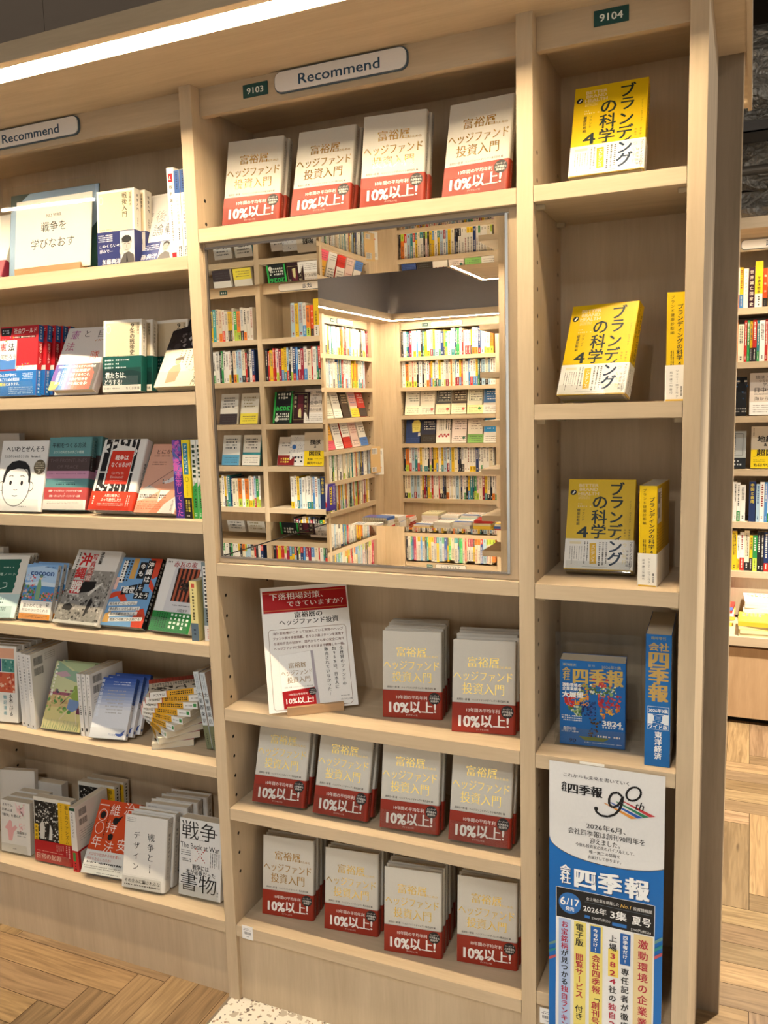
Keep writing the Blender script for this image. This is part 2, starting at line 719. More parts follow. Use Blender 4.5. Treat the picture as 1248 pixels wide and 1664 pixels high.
def pose(o, x, y, z, yaw=0, lean=0, roll=0):
    o.location = (x, y, z)
    o.rotation_euler = (R(-lean), R(roll), R(yaw))
    return o


def pose_spine(o, x, y, z, w_, t_, yaw=0, roll=0):
    """stand the book with its spine facing the front at (x, y)"""
    a = R(yaw - 90)
    px_, py_ = w_ / 2, t_ / 2
    o.location = (x - (px_ * math.cos(a) - py_ * math.sin(a)), y - (px_ * math.sin(a) + py_ * math.cos(a)), z)
    rm = Matrix.Rotation(R(roll), 3, 'Y') @ Matrix.Rotation(a, 3, 'Z')
    o.rotation_euler = rm.to_euler()
    return o


def dup_book(src, label, group=None):
    c = copy_tree(src)
    tag(c, label, src['category'], group or src.get('group'))
    return c


def behind(src, label, k, t_, gap=.0015, dx=0.0, dyaw=0, dz=0.0):
    """k-th copy standing straight behind src with the same lean"""
    c = dup_book(src, label)
    yaw = src.rotation_euler.z
    lean = -src.rotation_euler.x
    s = k * (t_ + gap) / max(.3, math.cos(lean))
    c.location = (src.location.x - math.sin(yaw) * s + dx, src.location.y + math.cos(yaw) * s, src.location.z + dz)
    c.rotation_euler = (src.rotation_euler.x, src.rotation_euler.y, src.rotation_euler.z + R(dyaw))
    return c


def stand(book, label, w_, t_, n=1, lip=.036, back=None):
    root = thing('acrylic_book_stand', label, 'book stand', group=None)
    root.location = book.location
    root.rotation_euler = book.rotation_euler
    ww = w_ * .47
    b1 = MB()
    tl = .19 * lip
    b1.prism([(-.0052, -.003), (-.0034, -.003), (-.0034 - tl, lip), (-.0052 - tl, lip)], -ww, ww, ACRYL, 'x')
    b1.build('front_lip', root)
    b2 = MB()
    b2.box(-ww, -.0033, -.0032, ww, t_ + .0012, -.0012, ACRYL)
    b2.build('base_plate', root)
    if back:
        b3 = MB()
        b3.box(-ww, t_ + .0014, -.0032, ww, t_ + .0032, back, ACRYL)
        b3.build('back_plate', root, .0006)
    return root


# ------------------------------------------------------------------ setting: floor
def herringbone(x0, x1, y0, y1, wd, n, ox, oy, skip):
    vs, fs, cols, uvs = [], [], [], []
    kx0, kx1 = int((x0 - ox) / wd) - 2 * n, int((x1 - ox) / wd) + 2 * n
    ky0, ky1 = int((y0 - oy) / wd) - n, int((y1 - oy) / wd) + n
    g = .0008
    rnd = random.Random(5)

    def put(ax, ay, bx, by, vert):
        ax, ay, bx, by = ox + ax * wd, oy + ay * wd, ox + bx * wd, oy + by * wd
        ax, bx = max(ax, x0), min(bx, x1)
        ay, by = max(ay, y0), min(by, y1)
        if bx - ax < .002 or by - ay < .002:
            return
        k = len(vs)
        tone = rnd.uniform(.70, 1.25)
        tint = (tone * rnd.uniform(.97, 1.06), tone, tone * rnd.uniform(.86, 1.05), 1)
        vs.extend([(ax + g, ay + g, 0), (bx - g, ay + g, 0), (bx - g, by - g, 0), (ax + g, by - g, 0)])
        fs.append((k, k + 1, k + 2, k + 3))
        cols.append(tint)
        o1, o2 = rnd.uniform(0, 50), rnd.uniform(0, 50)
        for X, Y in ((ax, ay), (bx, ay), (bx, by), (ax, by)):
            uvs.append((Y + o1, X + o2) if vert else (X + o1, Y + o2))

    for k in range(ky0, ky1 + 1):
        for s in range((kx0 - k) // (2 * n) - 1, (kx1 - k) // (2 * n) + 2):
            hx = k + 2 * n * s
            put(hx, k, hx + n, k + 1, False)
            put(hx, k + 1, hx + 1, k + 1 + n, True)
    return vs, fs, cols, uvs


floor_parts = []
FV, FF, FC, FU = [], [], [], []
for (a, b_, c, d) in ((-3.2, 0.0, -4.5, 0.02), (0.0, 4.5, 0.0, 5.5), (-3.2, 0.0, 0.02, 5.5)):
    v_, f_, c_, u_ = herringbone(a, b_, c, d, .0865, 6, -.274 - 6 * .0865, -.1006, None)
    k = len(FV)
    FV += v_
    FF += [tuple(i + k for i in f) for f in f_]
    FC += c_
    FU += u_
me = bpy.data.meshes.new('floor')
me.from_pydata(FV, [], FF)
ca = me.color_attributes.new('plank', 'FLOAT_COLOR', 'CORNER')
ul = me.uv_layers.new(name='UVMap')
for p in me.polygons:
    for li in p.loop_indices:
        ca.data[li].color = FC[p.index]
        ul.data[li].uv = FU[li]
me.materials.append(OAK)
floor = bpy.data.objects.new('floor', me)
COL.objects.link(floor)
tag(floor, 'light oak herringbone parquet floor', 'floor', kind='structure')
sub = MB()
sub.box(-3.2, -4.5, -.02, 4.5, 5.5, -.0015, pm('3a2a1c', .9))
tag(sub.build('floor'), 'dark bedding seen in the joints of the parquet', 'floor', kind='structure')
tz = MB()
tz.box(0.0065, -4.5, -.001, 4.5, .028, .0005, TERR)
tag(tz.build('floor'), 'white terrazzo floor with brown and grey chips', 'floor', kind='structure')
st = MB()
st.box(-.0005, -4.5, -.001, .0065, .0, .0012, CHROME)
tag(st.build('trim_1'), 'thin metal strip between parquet and terrazzo', 'floor trim', kind='structure')

# ceiling and bulkheads
cb = MB()
cb.box(-4, -5, 3.75, 5, 6, 3.8, pm('3a342f', .95))
tag(cb.build('ceiling'), 'dark ceiling void above the shop', 'ceiling', kind='structure')
cb = MB()
cb.box(-3.2, .10, 2.205, -.462, .16, 3.74, DARKCEIL)
cb.box(-.4605, .10, 2.205, .62, .16, 3.74, DARKCEIL)
tag(cb.build('wall_bulkhead'), 'dark brown bulkhead panels above the lit cornice', 'wall', kind='structure')
cb = MB()
cb.box(-1.30, 4.14, 2.10, .6, 4.18, 3.2, BULK)
cb.box(-1.30, 2.2, 2.10, -1.26, 4.139, 3.2, BULK)
tag(cb.build('wall_back'), 'grey bulkhead above the far bookcases', 'wall', kind='structure')
cb = MB()
cb.box(-.6, 5.2, 0, 4.4, 5.25, 3.74, pm('2a2724', .95))
tag(cb.build('wall_rear'), 'dark rear wall behind the ducts', 'wall', kind='structure')

# ------------------------------------------------------------------ near bookcases
PIN = pm('1c1712', .6)
PIN_R = .0042


def holes(mb, x, side, ys, zs):
    """drilled shelf-pin holes on a panel face at x (side +1 faces +x)"""
    for y in ys:
        for z in zs:
            pts = [(x + side * .0004, y + PIN_R * math.cos(6.283 * k / 10), z + PIN_R * math.sin(6.283 * k / 10)) for k in range(10)]
            mb.add(pts, [tuple(range(10)) if side > 0 else tuple(range(10))[::-1]], PIN)


def upright(name, parent, x0, x1, depth, ztop, hz, left=True, right_=True, y0=0.0):
    mb = MB()
    mb.box(x0, y0, 0, x1, depth, ztop, WZ)
    if right_:
        holes(mb, x1, 1, (y0 + .032, y0 + .219), hz)
    if left:
        holes(mb, x0, -1, (y0 + .032, y0 + .219), hz)
    return mb.build(name, parent, .0008)


HZ = [.3281 + .05 * k for k in range(33)]
TOPZ = 2.1664


def shelf(parent, x0, x1, ztop, depth=.25, th=.0296, y0=0.0, pins=False):
    mb = MB()
    mb.box(x0 + .0006, y0, ztop - th, x1 - .0006, depth, ztop, WX)
    o = mb.build('shelf', parent, .0012)
    if pins:
        for yy in (.03, .215):
            for xx, s in ((x0, 1), (x1, -1)):
                pn = MB()
                a, b2 = sorted((xx, xx + s * .016))
                pn.box(a, y0 + yy - .006, ztop - th - .009, b2, y0 + yy + .006, ztop - th - .0005, pm('b9a98c', .4))
                pn.build('shelf_pin', o)
    return o


GB = 'near bookcase bays'
BC1 = thing('bookcase', 'left bookcase bay of pale birch holding books about war', 'bookcase', group=None)
BC2 = thing('bookcase', 'middle birch bookcase bay with the mirrored window', 'bookcase')
BC3 = thing('bookcase', 'narrow right birch bookcase bay with yellow books', 'bookcase')
upright('side_panel', BC1, -.940, -.909, .25, TOPZ, HZ, left=False)
upright('side_panel', BC2, 0, .0315, .25, TOPZ, HZ)
upright('side_panel', BC3, .75, .781, .25, TOPZ, HZ)
mb = MB()
mb.box(1.0505, 0, 0, 1.0811, .385, TOPZ, WZ)
holes(mb, 1.0505, -1, (.032, .219), HZ)
mb.build('side_panel', BC3, .0008)
for bc, x0, x1 in ((BC1, -.909, 0), (BC3, .781, 1.0505)):
    mb = MB()
    mb.box(x0, .25, 0, x1, .262, TOPZ, WZ)
    mb.build('back_panel', bc)
for za, zb_ in ((0, 1.122), (1.823, TOPZ)):
    mb = MB()
    mb.box(.0315, .25, za, .75, .262, zb_, WZ)
    mb.build('back_panel', BC2)
for bc, x0, x1 in ((BC1, -.909, 0), (BC2, .0315, .75), (BC3, .781, 1.0505)):
    mb = MB()
    mb.box(x0, .030, 2.106, x1, .048, TOPZ, WX)
    mb.build('header_board', bc, .0008)
    mb = MB()
    mb.box(x0, .048, 2.130, x1, .25, TOPZ - .0005, WX)
    mb.build('top_board', bc)
    mb = MB()
    mb.box(x0, .012, 0, x1, .03, .176 if bc is not BC3 else .206, WZ)
    mb.build('plinth_board', bc)
S1 = [1.8082, 1.5077, 1.208, .9105, .6083, .2051]
S2 = [1.8622, 1.1109, .7595, .5087, .2041]
S3 = [1.8619, 1.4597, 1.1095, .7584, .2349]
for z in S1:
    shelf(BC1, -.909, 0, z)
for z in S2:
    shelf(BC2, .0315, .75, z)
for i, z in enumerate(S3):
    shelf(BC3, .781, 1.0505, z, pins=i < 4)

# body between the two sides of the island, with the opening of the mirrored window
mb = MB()
mb.box(-.94, .263, 0, 1.0505, .535, 1.112, WZ)
mb.box(-.94, .263, 1.834, 1.0505, .535, TOPZ, WZ)
mb.box(-.94, .263, 1.1121, .034, .535, 1.8339, WZ)
mb.box(.746, .263, 1.1121, 1.0505, .535, 1.8339, WZ)
tag(mb.build('wall_core'), 'timber core between the back-to-back bookcases', 'wall', kind='structure')
mb = MB()
mb.box(1.058, .3853, 0, 1.1295, .43, TOPZ, WDARK)
mb.box(1.1295, .3855, 0, 1.1312, .43, TOPZ, WX)
tag(mb.build('wall_end'), 'taupe wood-grain end panel right of the bookcases', 'wall', kind='structure')

# mirrored window box
MW = thing('mirror_box', 'mirror-lined window opening through the middle bookcase', 'mirror', (0.386, .014, 1.127))
OX, OY, OZ = .386, .014, 1.127


def mwbox(name, x0, y0, z0, x1, y1, z1, mat, bevel=0):
    q = MB()
    q.box(x0 - OX, y0 - OY, z0 - OZ, x1 - OX, y1 - OY, z1 - OZ, mat)
    return q.build(name, MW, bevel)


ML, MR, MZ0, MZ1, MY0, MY1 = .0435, .7265, 1.1272, 1.8185, .0148, .535
mwbox('mirror_panel', ML - .006, MY0, MZ0, ML, MY1, MZ1, MIRROR)
mwbox('mirror_panel', MR, MY0, MZ0, MR + .004, MY1, MZ1, MIRROR)
mwbox('mirror_panel', ML - .006, MY0, MZ1, MR + .004, MY1, MZ1 + .004, MIRROR)
mwbox('mirror_panel', ML - .006, MY0, MZ0 - .004, MR + .004, MY1, MZ0, MIRROR)
# wooden surround
mwbox('frame_board', .0318, .014, 1.112, ML - .0062, .034, 1.832, WZ)
mwbox('frame_board', MR + .0042, .014, 1.112, .7496, .034, 1.832, WZ)
mwbox('frame_board', ML - .0062, .014, MZ1 + .0042, MR + .0042, .034, 1.832, WX, .003)
mwbox('frame_board', ML - .0062, .014, 1.112, MR + .0042, .034, MZ0 - .0042, WX)
mwbox('chrome_trim', MR - .0012, .0055, MZ0 - .002, MR + .0042, .0138, MZ1 + .002, CHROME)
mwbox('edge_trim', ML - .006, .0105, MZ0 - .0045, MR - .0012, .0138, MZ0 - .0005, pm('8a8078', .4, .5))
mwbox('edge_trim', ML - .006, .0105, MZ1 + .0005, MR - .0012, .0138, MZ1 + .0042, pm('8a8078', .4, .5))
mwbox('edge_trim', ML - .006, .0125, MZ0 - .0005, ML - .001, .0138, MZ1 + .0005, pm('6a6058', .4, .3))
mwbox('corner_seam', ML, .02, MZ0, ML + .0012, MY1, MZ0 + .0012, pm('2b241f'))

# cornice with the light strip
CN = thing('cornice', 'pale wood cornice over the near bookcases with a light strip', 'cornice', (0, -.22, TOPZ))


def cbox(parent, org, name, x0, y0, z0, x1, y1, z1, mat, bevel=0):
    q = MB()
    q.box(x0 - org[0], y0 - org[1], z0 - org[2], x1 - org[0], y1 - org[1], z1 - org[2], mat)
    return q.build(name, parent, bevel)


CO = (0, -.22, TOPZ)
cbox(CN, CO, 'soffit_board', -3.0, -.1884, TOPZ - .0012, 1.1355, .76, TOPZ + .03, WX)
cbox(CN, CO, 'fascia_board', -3.0, -.24, TOPZ + .0115, 1.1355, -.2175, 2.215, WX, .001)
cbox(CN, CO, 'end_fascia', 1.1357, -.24, 2.158, 1.145, .76, 2.215, WY)
cbox(CN, CO, 'top_board', -3.0, -.2172, TOPZ + .0205, 1.1355, -.1886, TOPZ + .03, WX)
cbox(CN, CO, 'light_strip', -3.0, -.2172, TOPZ + .0125, 1.12, -.1888, TOPZ + .020, LEDM)
cbox(CN, CO, 'light_strip', -.9, .70, TOPZ - .006, 1.12, .712, TOPZ - .0014, LEDB)


# signs and numbers on the headers
def sign(label, text, cx, cz, wd, ht, y, th, parent_rot=0, loc3=None, W=None, tx=0):
    root = thing('shelf_sign', label, 'sign', loc3 or (cx, y, cz), (0, 0, R(parent_rot)))

    def outline(wd_, ht_, k):
        pts = []
        n = 13
        for sx in (1, -1):
            for i in range(n):
                a = R(-90 + 180 * i / (n - 1))
                sy = math.copysign(abs(math.sin(a)) ** .62, math.sin(a))
                pts.append((sx * (wd_ / 2 - k + k * math.cos(a)), sx * ht_ / 2 * sy))
        return pts
    fr_ = MB()
    fr_.prism(outline(wd, ht, ht * .42), -th * .6, 0, pm('4a5a66', .35), 'y')
    fr_.build('rim', root)
    fc = MB()
    fc.prism(outline(wd - .005, ht - .005, ht * .38), -th, -th * .61, pm('e9e4e0', .4), 'y')
    a = Art()
    a.t(text, tx, 0, ht * 1000 * .66, '2f4a63', W=W, bold=.012)
    a.emit(fc, lambda x, y_, d: (x, -th - d, y_))
    fc.build('face_plate', root)
    return root


def number_plate(label, text, cx, cz, y, wd=.0605, ht=.0262, rot=0):
    root = thing('number_plate', label, 'number plate', (cx, y, cz), (0, 0, R(rot)))
    q = MB()
    q.prism([(-wd / 2, -ht / 2), (wd / 2, -ht / 2), (wd / 2, ht / 2), (-wd / 2, ht / 2)], -.0025, 0, pm('1f4a48', .4), 'y')
    a = Art()
    if text:
        a.t(text, 0, 0, 17.5, 'e8ece6', W=41, bold=.015)
    else:
        a.dash(-17, -6, 17, 6, 1, 'd8dcd6', .8)
    a.emit(q, lambda x, y_, d: (x, -.0025 - d, y_))
    q.build('plate', root)
    return root


sign('rounded white Recommend sign above the middle bay', 'Recommend', .3775, 2.141, .302, .044, .0298, .008, W=184)
sign('rounded white Recommend sign above the left bay, cut by the photo edge', 'Recommend', -.4575, 2.141, .302, .044, .0298, .008, W=184)
number_plate('dark green number plate left of the middle Recommend sign', '9103', .1772, 2.1387, .0298)
number_plate('dark green number plate on the narrow right bay header', '9104', .9161, 2.1405, .0298)


def price_tag(label, x, z, seed):
    root = thing('barcode_label', label, 'label', (x, -.0002, z))
    q = MB()
    q.box(-.0155, -.0006, -.0175, .0155, 0, .0175, pm('eceae8', .5))
    a = Art()
    a.barcode(-10, -5, 10, 2, 'eceae8', '2c2c34', seed)
    a.dash(-7, 9, 7, 12, 1, '55555c', .7).dash(-11, 5, 11, 8.5, 1, '6a5a70', .7).dash(-5, -12, 5, -9, 1, '55555c', .7)
    a.emit(q, lambda x_, y_, d: (x_, -.0006 - d, y_))
    q.build('sticker', root)


price_tag('small white barcode sticker at left end of the lowest middle shelf', .0655, .1915, 4)
price_tag('small white barcode sticker beside the hanging blue poster', .8045, .183, 9)

# ------------------------------------------------------------------ middle bay: the cream investment books
P = {
'H11': (0.1369,0.0725,0.2045,7.0,7.6), 'H12': (0.311,0.0753,0.2045,5.9,7.4), 'H13': (0.4796,0.0534,0.2045,7.1,6.2), 'H14': (0.6497,0.0782,0.2045,6.2,6.2),
'H5': (0.4779,0.0903,0.7601,10.4,6.0), 'H6': (0.653,0.0621,0.7601,9.2,11.4),
'H7': (0.1451,0.0368,0.5196,4.1,19.1), 'H8': (0.3108,0.0356,0.5193,1.3,18.4), 'H9': (0.4839,0.0376,0.5172,4.8,12.3), 'H10': (0.6476,0.0375,0.5183,2.8,15.4),
'H1': (0.1385,0.0454,1.8719,6.6,14.9), 'H2': (0.3106,0.0453,1.8729,2.8,17.6), 'H3': (0.4767,0.0454,1.8714,5.5,13.4), 'H4': (0.653,0.0454,1.872,-4.0,15.3)}
HW, HH, HT = .136, .198, .021
f = Art()
f.t('富裕層', 66, 151, 24, 'gold', W=68, serif=True).t('のための', 113, 142, 6.6, 'gold', W=26, serif=True)
f.t('ヘッジファンド', 66, 121, 24, 'gold', W=127, serif=True).t('投資入門', 67, 94, 26, 'gold', W=90, serif=True)
f.t('髙岡壮一郎 著　ヘッジファンドダイレクト株式会社 編', 66, 70, 5.2, '3a342c', W=112, bold=.01)
s = Art()
s.vt('富裕層のためのヘッジファンド投資入門', 10.5, 190, 78, 5.4, '4a4030', serif=True)
ba = Art()
ba.t('10年間の平均年利', 67, 48, 9.5, 'f2ece4', W=71, serif=True)
ba.t('10%', 38, 25, 33, 'f4eee8', W=47, serif=True, bold=.03).t('以上!', 93, 27, 29, 'f4eee8', W=60, serif=True, bold=.02)
ba.t('ダイヤモンド社', 67, 7.5, 4.2, 'e8d8cc', W=27)
ba.ell(119.5, 48, 13.6, 13.6, '2a2524')
ba.t('ハーバード', 119.5, 54, 5, 'd8d2ca', W=20, bold=.02).t('大学基金も', 119.5, 48, 5.4, 'd8d2ca', W=23, bold=.02).t('実践中!', 119.5, 42, 5.2, 'd8d2ca', W=18, bold=.02)
bs = Art()
bs.vt('平均年利10%以上', 10.5, 58, 14, 4.6, 'e0c8bc')
GH = 'cream investment hardcovers with red bands'
h0 = make_book('x', HW, HH, HT, 'd0cbc0', f, s, None, (.063, '94301f'), ba, bs, hard=True, group=GH)
LABELS.clear()
HL = {
'H1': 'cream hardcover with red band, first from left on the top middle shelf',
'H2': 'cream hardcover with red band, second from left on the top middle shelf',
'H3': 'cream hardcover with red band, third from left on the top middle shelf',
'H4': 'cream hardcover with red band, fourth from left on the top middle shelf',
'H5': 'cream hardcover with bright gold title, right of the standing red and white poster',
'H6': 'cream hardcover with dull gold title, far right on the poster shelf',
'H7': 'cream hardcover behind a clear lip, first from left below the poster',
'H8': 'cream hardcover behind a clear lip, second from left below the poster',
'H9': 'cream hardcover behind a clear lip, third from left below the poster',
'H10': 'cream hardcover behind a clear lip, fourth from left below the poster',
'H11': 'cream hardcover with red band, first from left on the lowest middle shelf',
'H12': 'cream hardcover with red band, second from left on the lowest middle shelf',
'H13': 'cream hardcover with red band, third from left on the lowest middle shelf',
'H14': 'cream hardcover with red band, fourth from left on the lowest middle shelf'}
NB = {'H5': 5, 'H6': 5, 'H11': 4, 'H12': 5, 'H13': 6, 'H14': 4}
ORD = ['', 'second', 'third', 'fourth', 'fifth', 'sixth', 'seventh', 'eighth']
SHORT = {'H1': 'first pile from left, top middle shelf', 'H2': 'second pile from left, top middle shelf', 'H3': 'third pile from left, top middle shelf', 'H4': 'fourth pile from left, top middle shelf',
         'H5': 'pile right of the standing poster', 'H6': 'far right pile of the poster shelf',
         'H7': 'first pile from left below the poster', 'H8': 'second pile from left below the poster', 'H9': 'third pile from left below the poster', 'H10': 'fourth pile from left below the poster',
         'H11': 'first pile from left, lowest middle shelf', 'H12': 'second pile from left, lowest middle shelf', 'H13': 'third pile from left, lowest middle shelf', 'H14': 'fourth pile from left, lowest middle shelf'}
rb = random.Random(3)
for i, k in enumerate(['H1', 'H2', 'H3', 'H4', 'H5', 'H6', 'H7', 'H8', 'H9', 'H10', 'H11', 'H12', 'H13', 'H14']):
    o = h0 if i == 0 else copy_tree(h0)
    tag(o, HL[k], 'book', GH)
    pose(o, *P[k])
    if k in ('H5', 'H6', 'H11', 'H12', 'H13', 'H14'):
        for j in range(1, NB[k]):
            behind(o, f'cream hardcover, {ORD[j]} from front in the {SHORT[k]}', j, HT, gap=.0028, dx=rb.uniform(-.001, .006), dyaw=rb.uniform(-1.2, .6), dz=rb.uniform(0, .0006))
    else:
        c = behind(o, f'cream hardcover, second from front in the {SHORT[k]}', 1, HT, dx=.004)
        if k == 'H4':
            c.location.x -= .012
        stand(o, f'clear acrylic stand holding the {SHORT[k]}', HW, HT, lip=.034 if k in ('H1', 'H2', 'H3', 'H4') else .044)
        if k == 'H1':
            pass

# standing red and white poster on a beech block
pr = thing('standing_poster', 'white poster with red heading propped on a small beech block', 'poster', (0.2510, 0.0465, 0.7690), (R(-22.7), 0, R(36.4)))
W_, H_ = 209, 293
q = MB()
q.box(-W_ / 2000, 0, 0, W_ / 2000, .0015, H_ / 1000, pm('eeebe6', .4))
a = Art()
V = lambda v: H_ - v
a.rect(4, V(62), 206, V(9), 'a11216')
a.rect(4, V(57.5), 206, V(55.5), 'b8653a').rect(4, V(15.5), 206, V(13.5), 'b8653a')
a.t('下落相場対策、', 85, V(23.5), 17.5, 'f4efe8', W=129, serif=True).t('できていますか？', 129, V(42.5), 15.5, 'f4efe8', W=136, serif=True)
a.t('富裕層の', 110, V(70), 15.5, '171310', W=67, serif=True, bold=.01).t('ヘッジファンド投資', 110, V(86), 15.5, '171310', W=142, serif=True, bold=.008)
fr_ = [(17, 102), (192, 102), (197, 107), (197, 283), (192, 288), (17, 288), (12, 283), (12, 107), (17, 102)]
a.line([(x, V(y)) for x, y in fr_], .9, '8a6a50')
for i, tx in enumerate(('海外富裕層がこぞって投資している実際のヘッジ', 'ファンド例を多数掲載。低リスク高リターンを実現す', 'る運用手法の秘訣や、国内からでも安心安全に海外', 'ヘッジファンドに投資できる方法まで網羅した一冊。')):
    a.t(tx, 106, V(111 + 12 * i), 7.2, '6a3428', W=168, bold=.01 if i % 2 else 0)
a.poly([(30, V(163)), (112, V(156)), (119, V(282)), (34, V(287))], 'dcd8d2').poly([(30.6, V(163.5)), (107, V(157.5)), (110, V(282)), (34.5, V(286.5))], 'f2f0ec').poly([(107, V(157.5)), (113, V(158)), (119, V(280)), (110, V(283))], 'b0a8b0')
a.poly([(33.6, V(247)), (110, V(242)), (111.5, V(283)), (35, V(286.5))], 'a11216')
a.t('富裕層', 73, V(188), 14, '9a7c4c', W=40, serif=True).t('ヘッジファンド', 71, V(205), 14, '9a7c4c', W=72, serif=True).t('投資入門', 74, V(222), 15, '9a7c4c', W=54, serif=True)
a.t('髙岡壮一郎 著　ヘッジファンドダイレクト株式会社 編', 73, V(238), 3.2, '3a342c', W=66)
a.t('10年間の平均年利', 70, V(255), 5.4, 'f4eee8', W=44).t('10%以上!', 73, V(269), 16, 'f6f0ea', W=64, bold=.02)
a.ell(104, V(252), 9, 9, '2a2020').dash(97, V(258), 111, V(246), 3, 'd8d2ca', .5)
a.vt('全世界のファンドの', 181, V(152), V(246), 9.6, '1c1816', serif=True)
a.vt('約95%は、日本人に', 163, V(152), V(252), 9.6, '1c1816', serif=True)
a.vt('販売されていなかった!', 145, V(152), V(266), 9.6, '1c1816', serif=True)
a.t('ダイヤモンド社', 183, V(277), 5, '2a2422', W=28, bold=.01).dash(170, V(270), 192, V(267), 1, '5a5450', .7)
a.emit(q, lambda x, y, d: (x - W_ / 2000, -d, y))
q.build('poster_board', pr)
q = MB()
q.box(-.066, -.0065, -.0135, .066, -.0004, .0065, WSTAND)
q.box(-.066, -.0004, -.0135, .066, .0022, -.0006, WSTAND)
q.box(-.066, .0022, -.0135, .066, .018, .0065, WSTAND)
bo = q.build('poster_holder', None, .0006)
bo.location = (.2530, .0490, .7596 + .0138)
bo.rotation_euler = (0, 0, R(36.4))
tag(bo, 'small beech block gripping the foot of the white poster', 'poster holder')

# ------------------------------------------------------------------ right bay: yellow books
YW_, YH, YT = .135, .193, .028
YC, YB, INK = 'e0bb10', 'e9e6de', '1c2c2c'


def yellow_front():
    f = Art()
    for ch, x, y, h in (('ブ', 99, 172, 31), ('ラ', 99, 144, 31), ('ン', 99, 112, 30), ('デ', 98, 83, 31), ('ィ', 104, 68, 19)):
        f.t(ch, x, y, h, INK, bold=.022)
    for ch, x, y, h in (('の', 65, 144, 34), ('科', 65, 112, 32), ('学', 65, 81, 32)):
        f.t(ch, x, y, h, INK, bold=.018)
    f.t('4', 33, 80, 33, INK, W=23, bold=.02)
    for i, tx in enumerate(('BETTER', 'BRAND', 'HEALTH')):
        f.t(tx, 41, 180 - 8.8 * i, 9.5, 'f0d8a0', W=(40, 38, 42)[i], bold=.04)
    f.dash(21, 149, 46, 159, 4, 'f0d8a0', .6).dash(21, 138, 30, 141, 1, 'f0d8a0', .8).dash(21, 132, 48, 136, 1, 'f0d8a0', .8)
    f.ell(10.5, 164, 6.4, 5.6, '1c1c1c', rot=25).poly([(7.5, 161), (10, 160), (14.5, 166.5), (12, 168)], 'f2eee6')
    f.vt('ブランド', 33, 129, 102, 6.4, INK).vt('健康診断編', 23, 129, 93, 6.8, INK, bold=.01)
    f.vt('ジェニー・ロマニウク', 126, 148, 100, 4.2, '5a4a14').vt('前平謙二', 126, 88, 66, 4, '5a4a14').vt('加藤巧', 117, 88, 70, 4, '5a4a14')
    return f


def yellow_band():
    b_ = Art()
    for ch, x, y, h in (('ン', 100, 50, 30), ('グ', 100, 24, 31)):
        b_.t(ch, x, y, h, '22344a', bold=.022)
    b_.poly([(49, 55), (62, 56), (64, 13), (51, 12)], 'dcae28').vt('エビデンス', 56.5, 53, 15, 8, 'f6f0dc', bold=.01, rot=-3)
    b_.vdash(8, 10, 36, 48, 6, '6a6660', .34, 2, .3).vdash(37, 8, 48, 58, 2, '5a5650', .45, 3, .2).vdash(66, 8, 86, 58, 3, '5a5650', .5, 4, .2)
    b_.rect(9, 53, 32, 58, 'e2d8b4')
    b_.vt('つい刊行', 118, 60, 12, 9, 'e6d284').vt('ブランディングの科学', 130, 60, 6, 6.2, '3c4048', bold=.01).vt('待望実践編', 123.5, 44, 8, 5.4, '4c5058')
    b_.line([(36, 6), (86, 6)], .5, '8a8680')
    b_.rect(0, .3, 135, 1.8, 'd8b040')
    return b_


ys = Art()
ys.vt('ブランド健康診断編', 8.5, 188, 118, 6.3, '3c3410').vt('ブランディングの科学4', 20, 172, 62, 9.8, INK, bold=.015)
ys.vdash(6, 63, 12, 90, 2, '4c4210', .7, 5)
ybs = Art()
ybs.vt('前平謙二加藤巧', 8, 54, 12, 4.4, '3a3a3a').vt('ジェニー・ロマニウク', 17, 56, 6, 4.6, '3a3a3a').vdash(22, 8, 25, 26, 1, '3a3a3a', .8).rect(0, .3, 28, 3, 'd8b040')
yb = Art()
yb.rect(5, 120, 46, 186, 'e9e6de').barcode(9, 158, 30, 180).barcode(9, 130, 28, 150, seed=6).dash(32, 165, 44, 180, 3, '5a5a5a', .4)
yb.vdash(1, 62, 7, 112, 1, '2c2c2c', .8, 2).dash(12, 66, 80, 110, 8, 'b08810', .35).rect(0, 0, 135, 60, 'e2dfd6').poly([(0, 40), (70, 44), (70, 54), (0, 50)], 'd8a818').poly([(0, 24), (70, 28), (70, 38), (0, 34)], 'd8a818').rect(0, 2, 70, 20, '2a2a28')
GY = 'yellow branding books'
PY = {'Y1': (0.9054,0.0399,1.8764,-0.1,21.6), 'Y2': (0.8793,0.0399,1.4752,-12.6,24.2), 'Y3': (0.8881,0.0899,1.1251,2.9,24.4)}
y0 = make_book('yellow book with white band, alone on the top right shelf', YW_, YH, YT, YC, yellow_front(), ys, yb, (.064, YB), yellow_band(), ybs, group=GY)
pose(y0, *PY['Y1'])
y2 = dup_book(y0, 'yellow book leaning face-out on the second right shelf')
pose(y2, *PY['Y2'])
y3 = dup_book(y0, 'yellow book leaning face-out on the third right shelf, left of its spine-out twin')
pose(y3, *PY['Y3'])
y3b = behind(y3, 'yellow book hidden behind the leaning one on the third right shelf', 1, YT)
y3b.location.z -= .0115
y4 = dup_book(y0, 'yellow book standing spine-out with barcode side showing, third right shelf')
pose_spine(y4, .9874, .0367, 1.1097, YW_, YT, -4.3)
y4.scale = (1, 32.8 / 28, 1)
y5 = dup_book(y0, 'yellow book standing spine-out against the right panel, second right shelf')
pose_spine(y5, 1.0330, .0222, 1.4599, YW_, YT, 0.7)
y5.scale = (1, 1.14, 1)
stand(y0, 'clear acrylic stand under the yellow book on the top right shelf', YW_, YT, lip=.004, back=.10)
stand(y2, 'clear acrylic stand under the leaning yellow book, second right shelf', YW_, YT, lip=.018, back=.13)
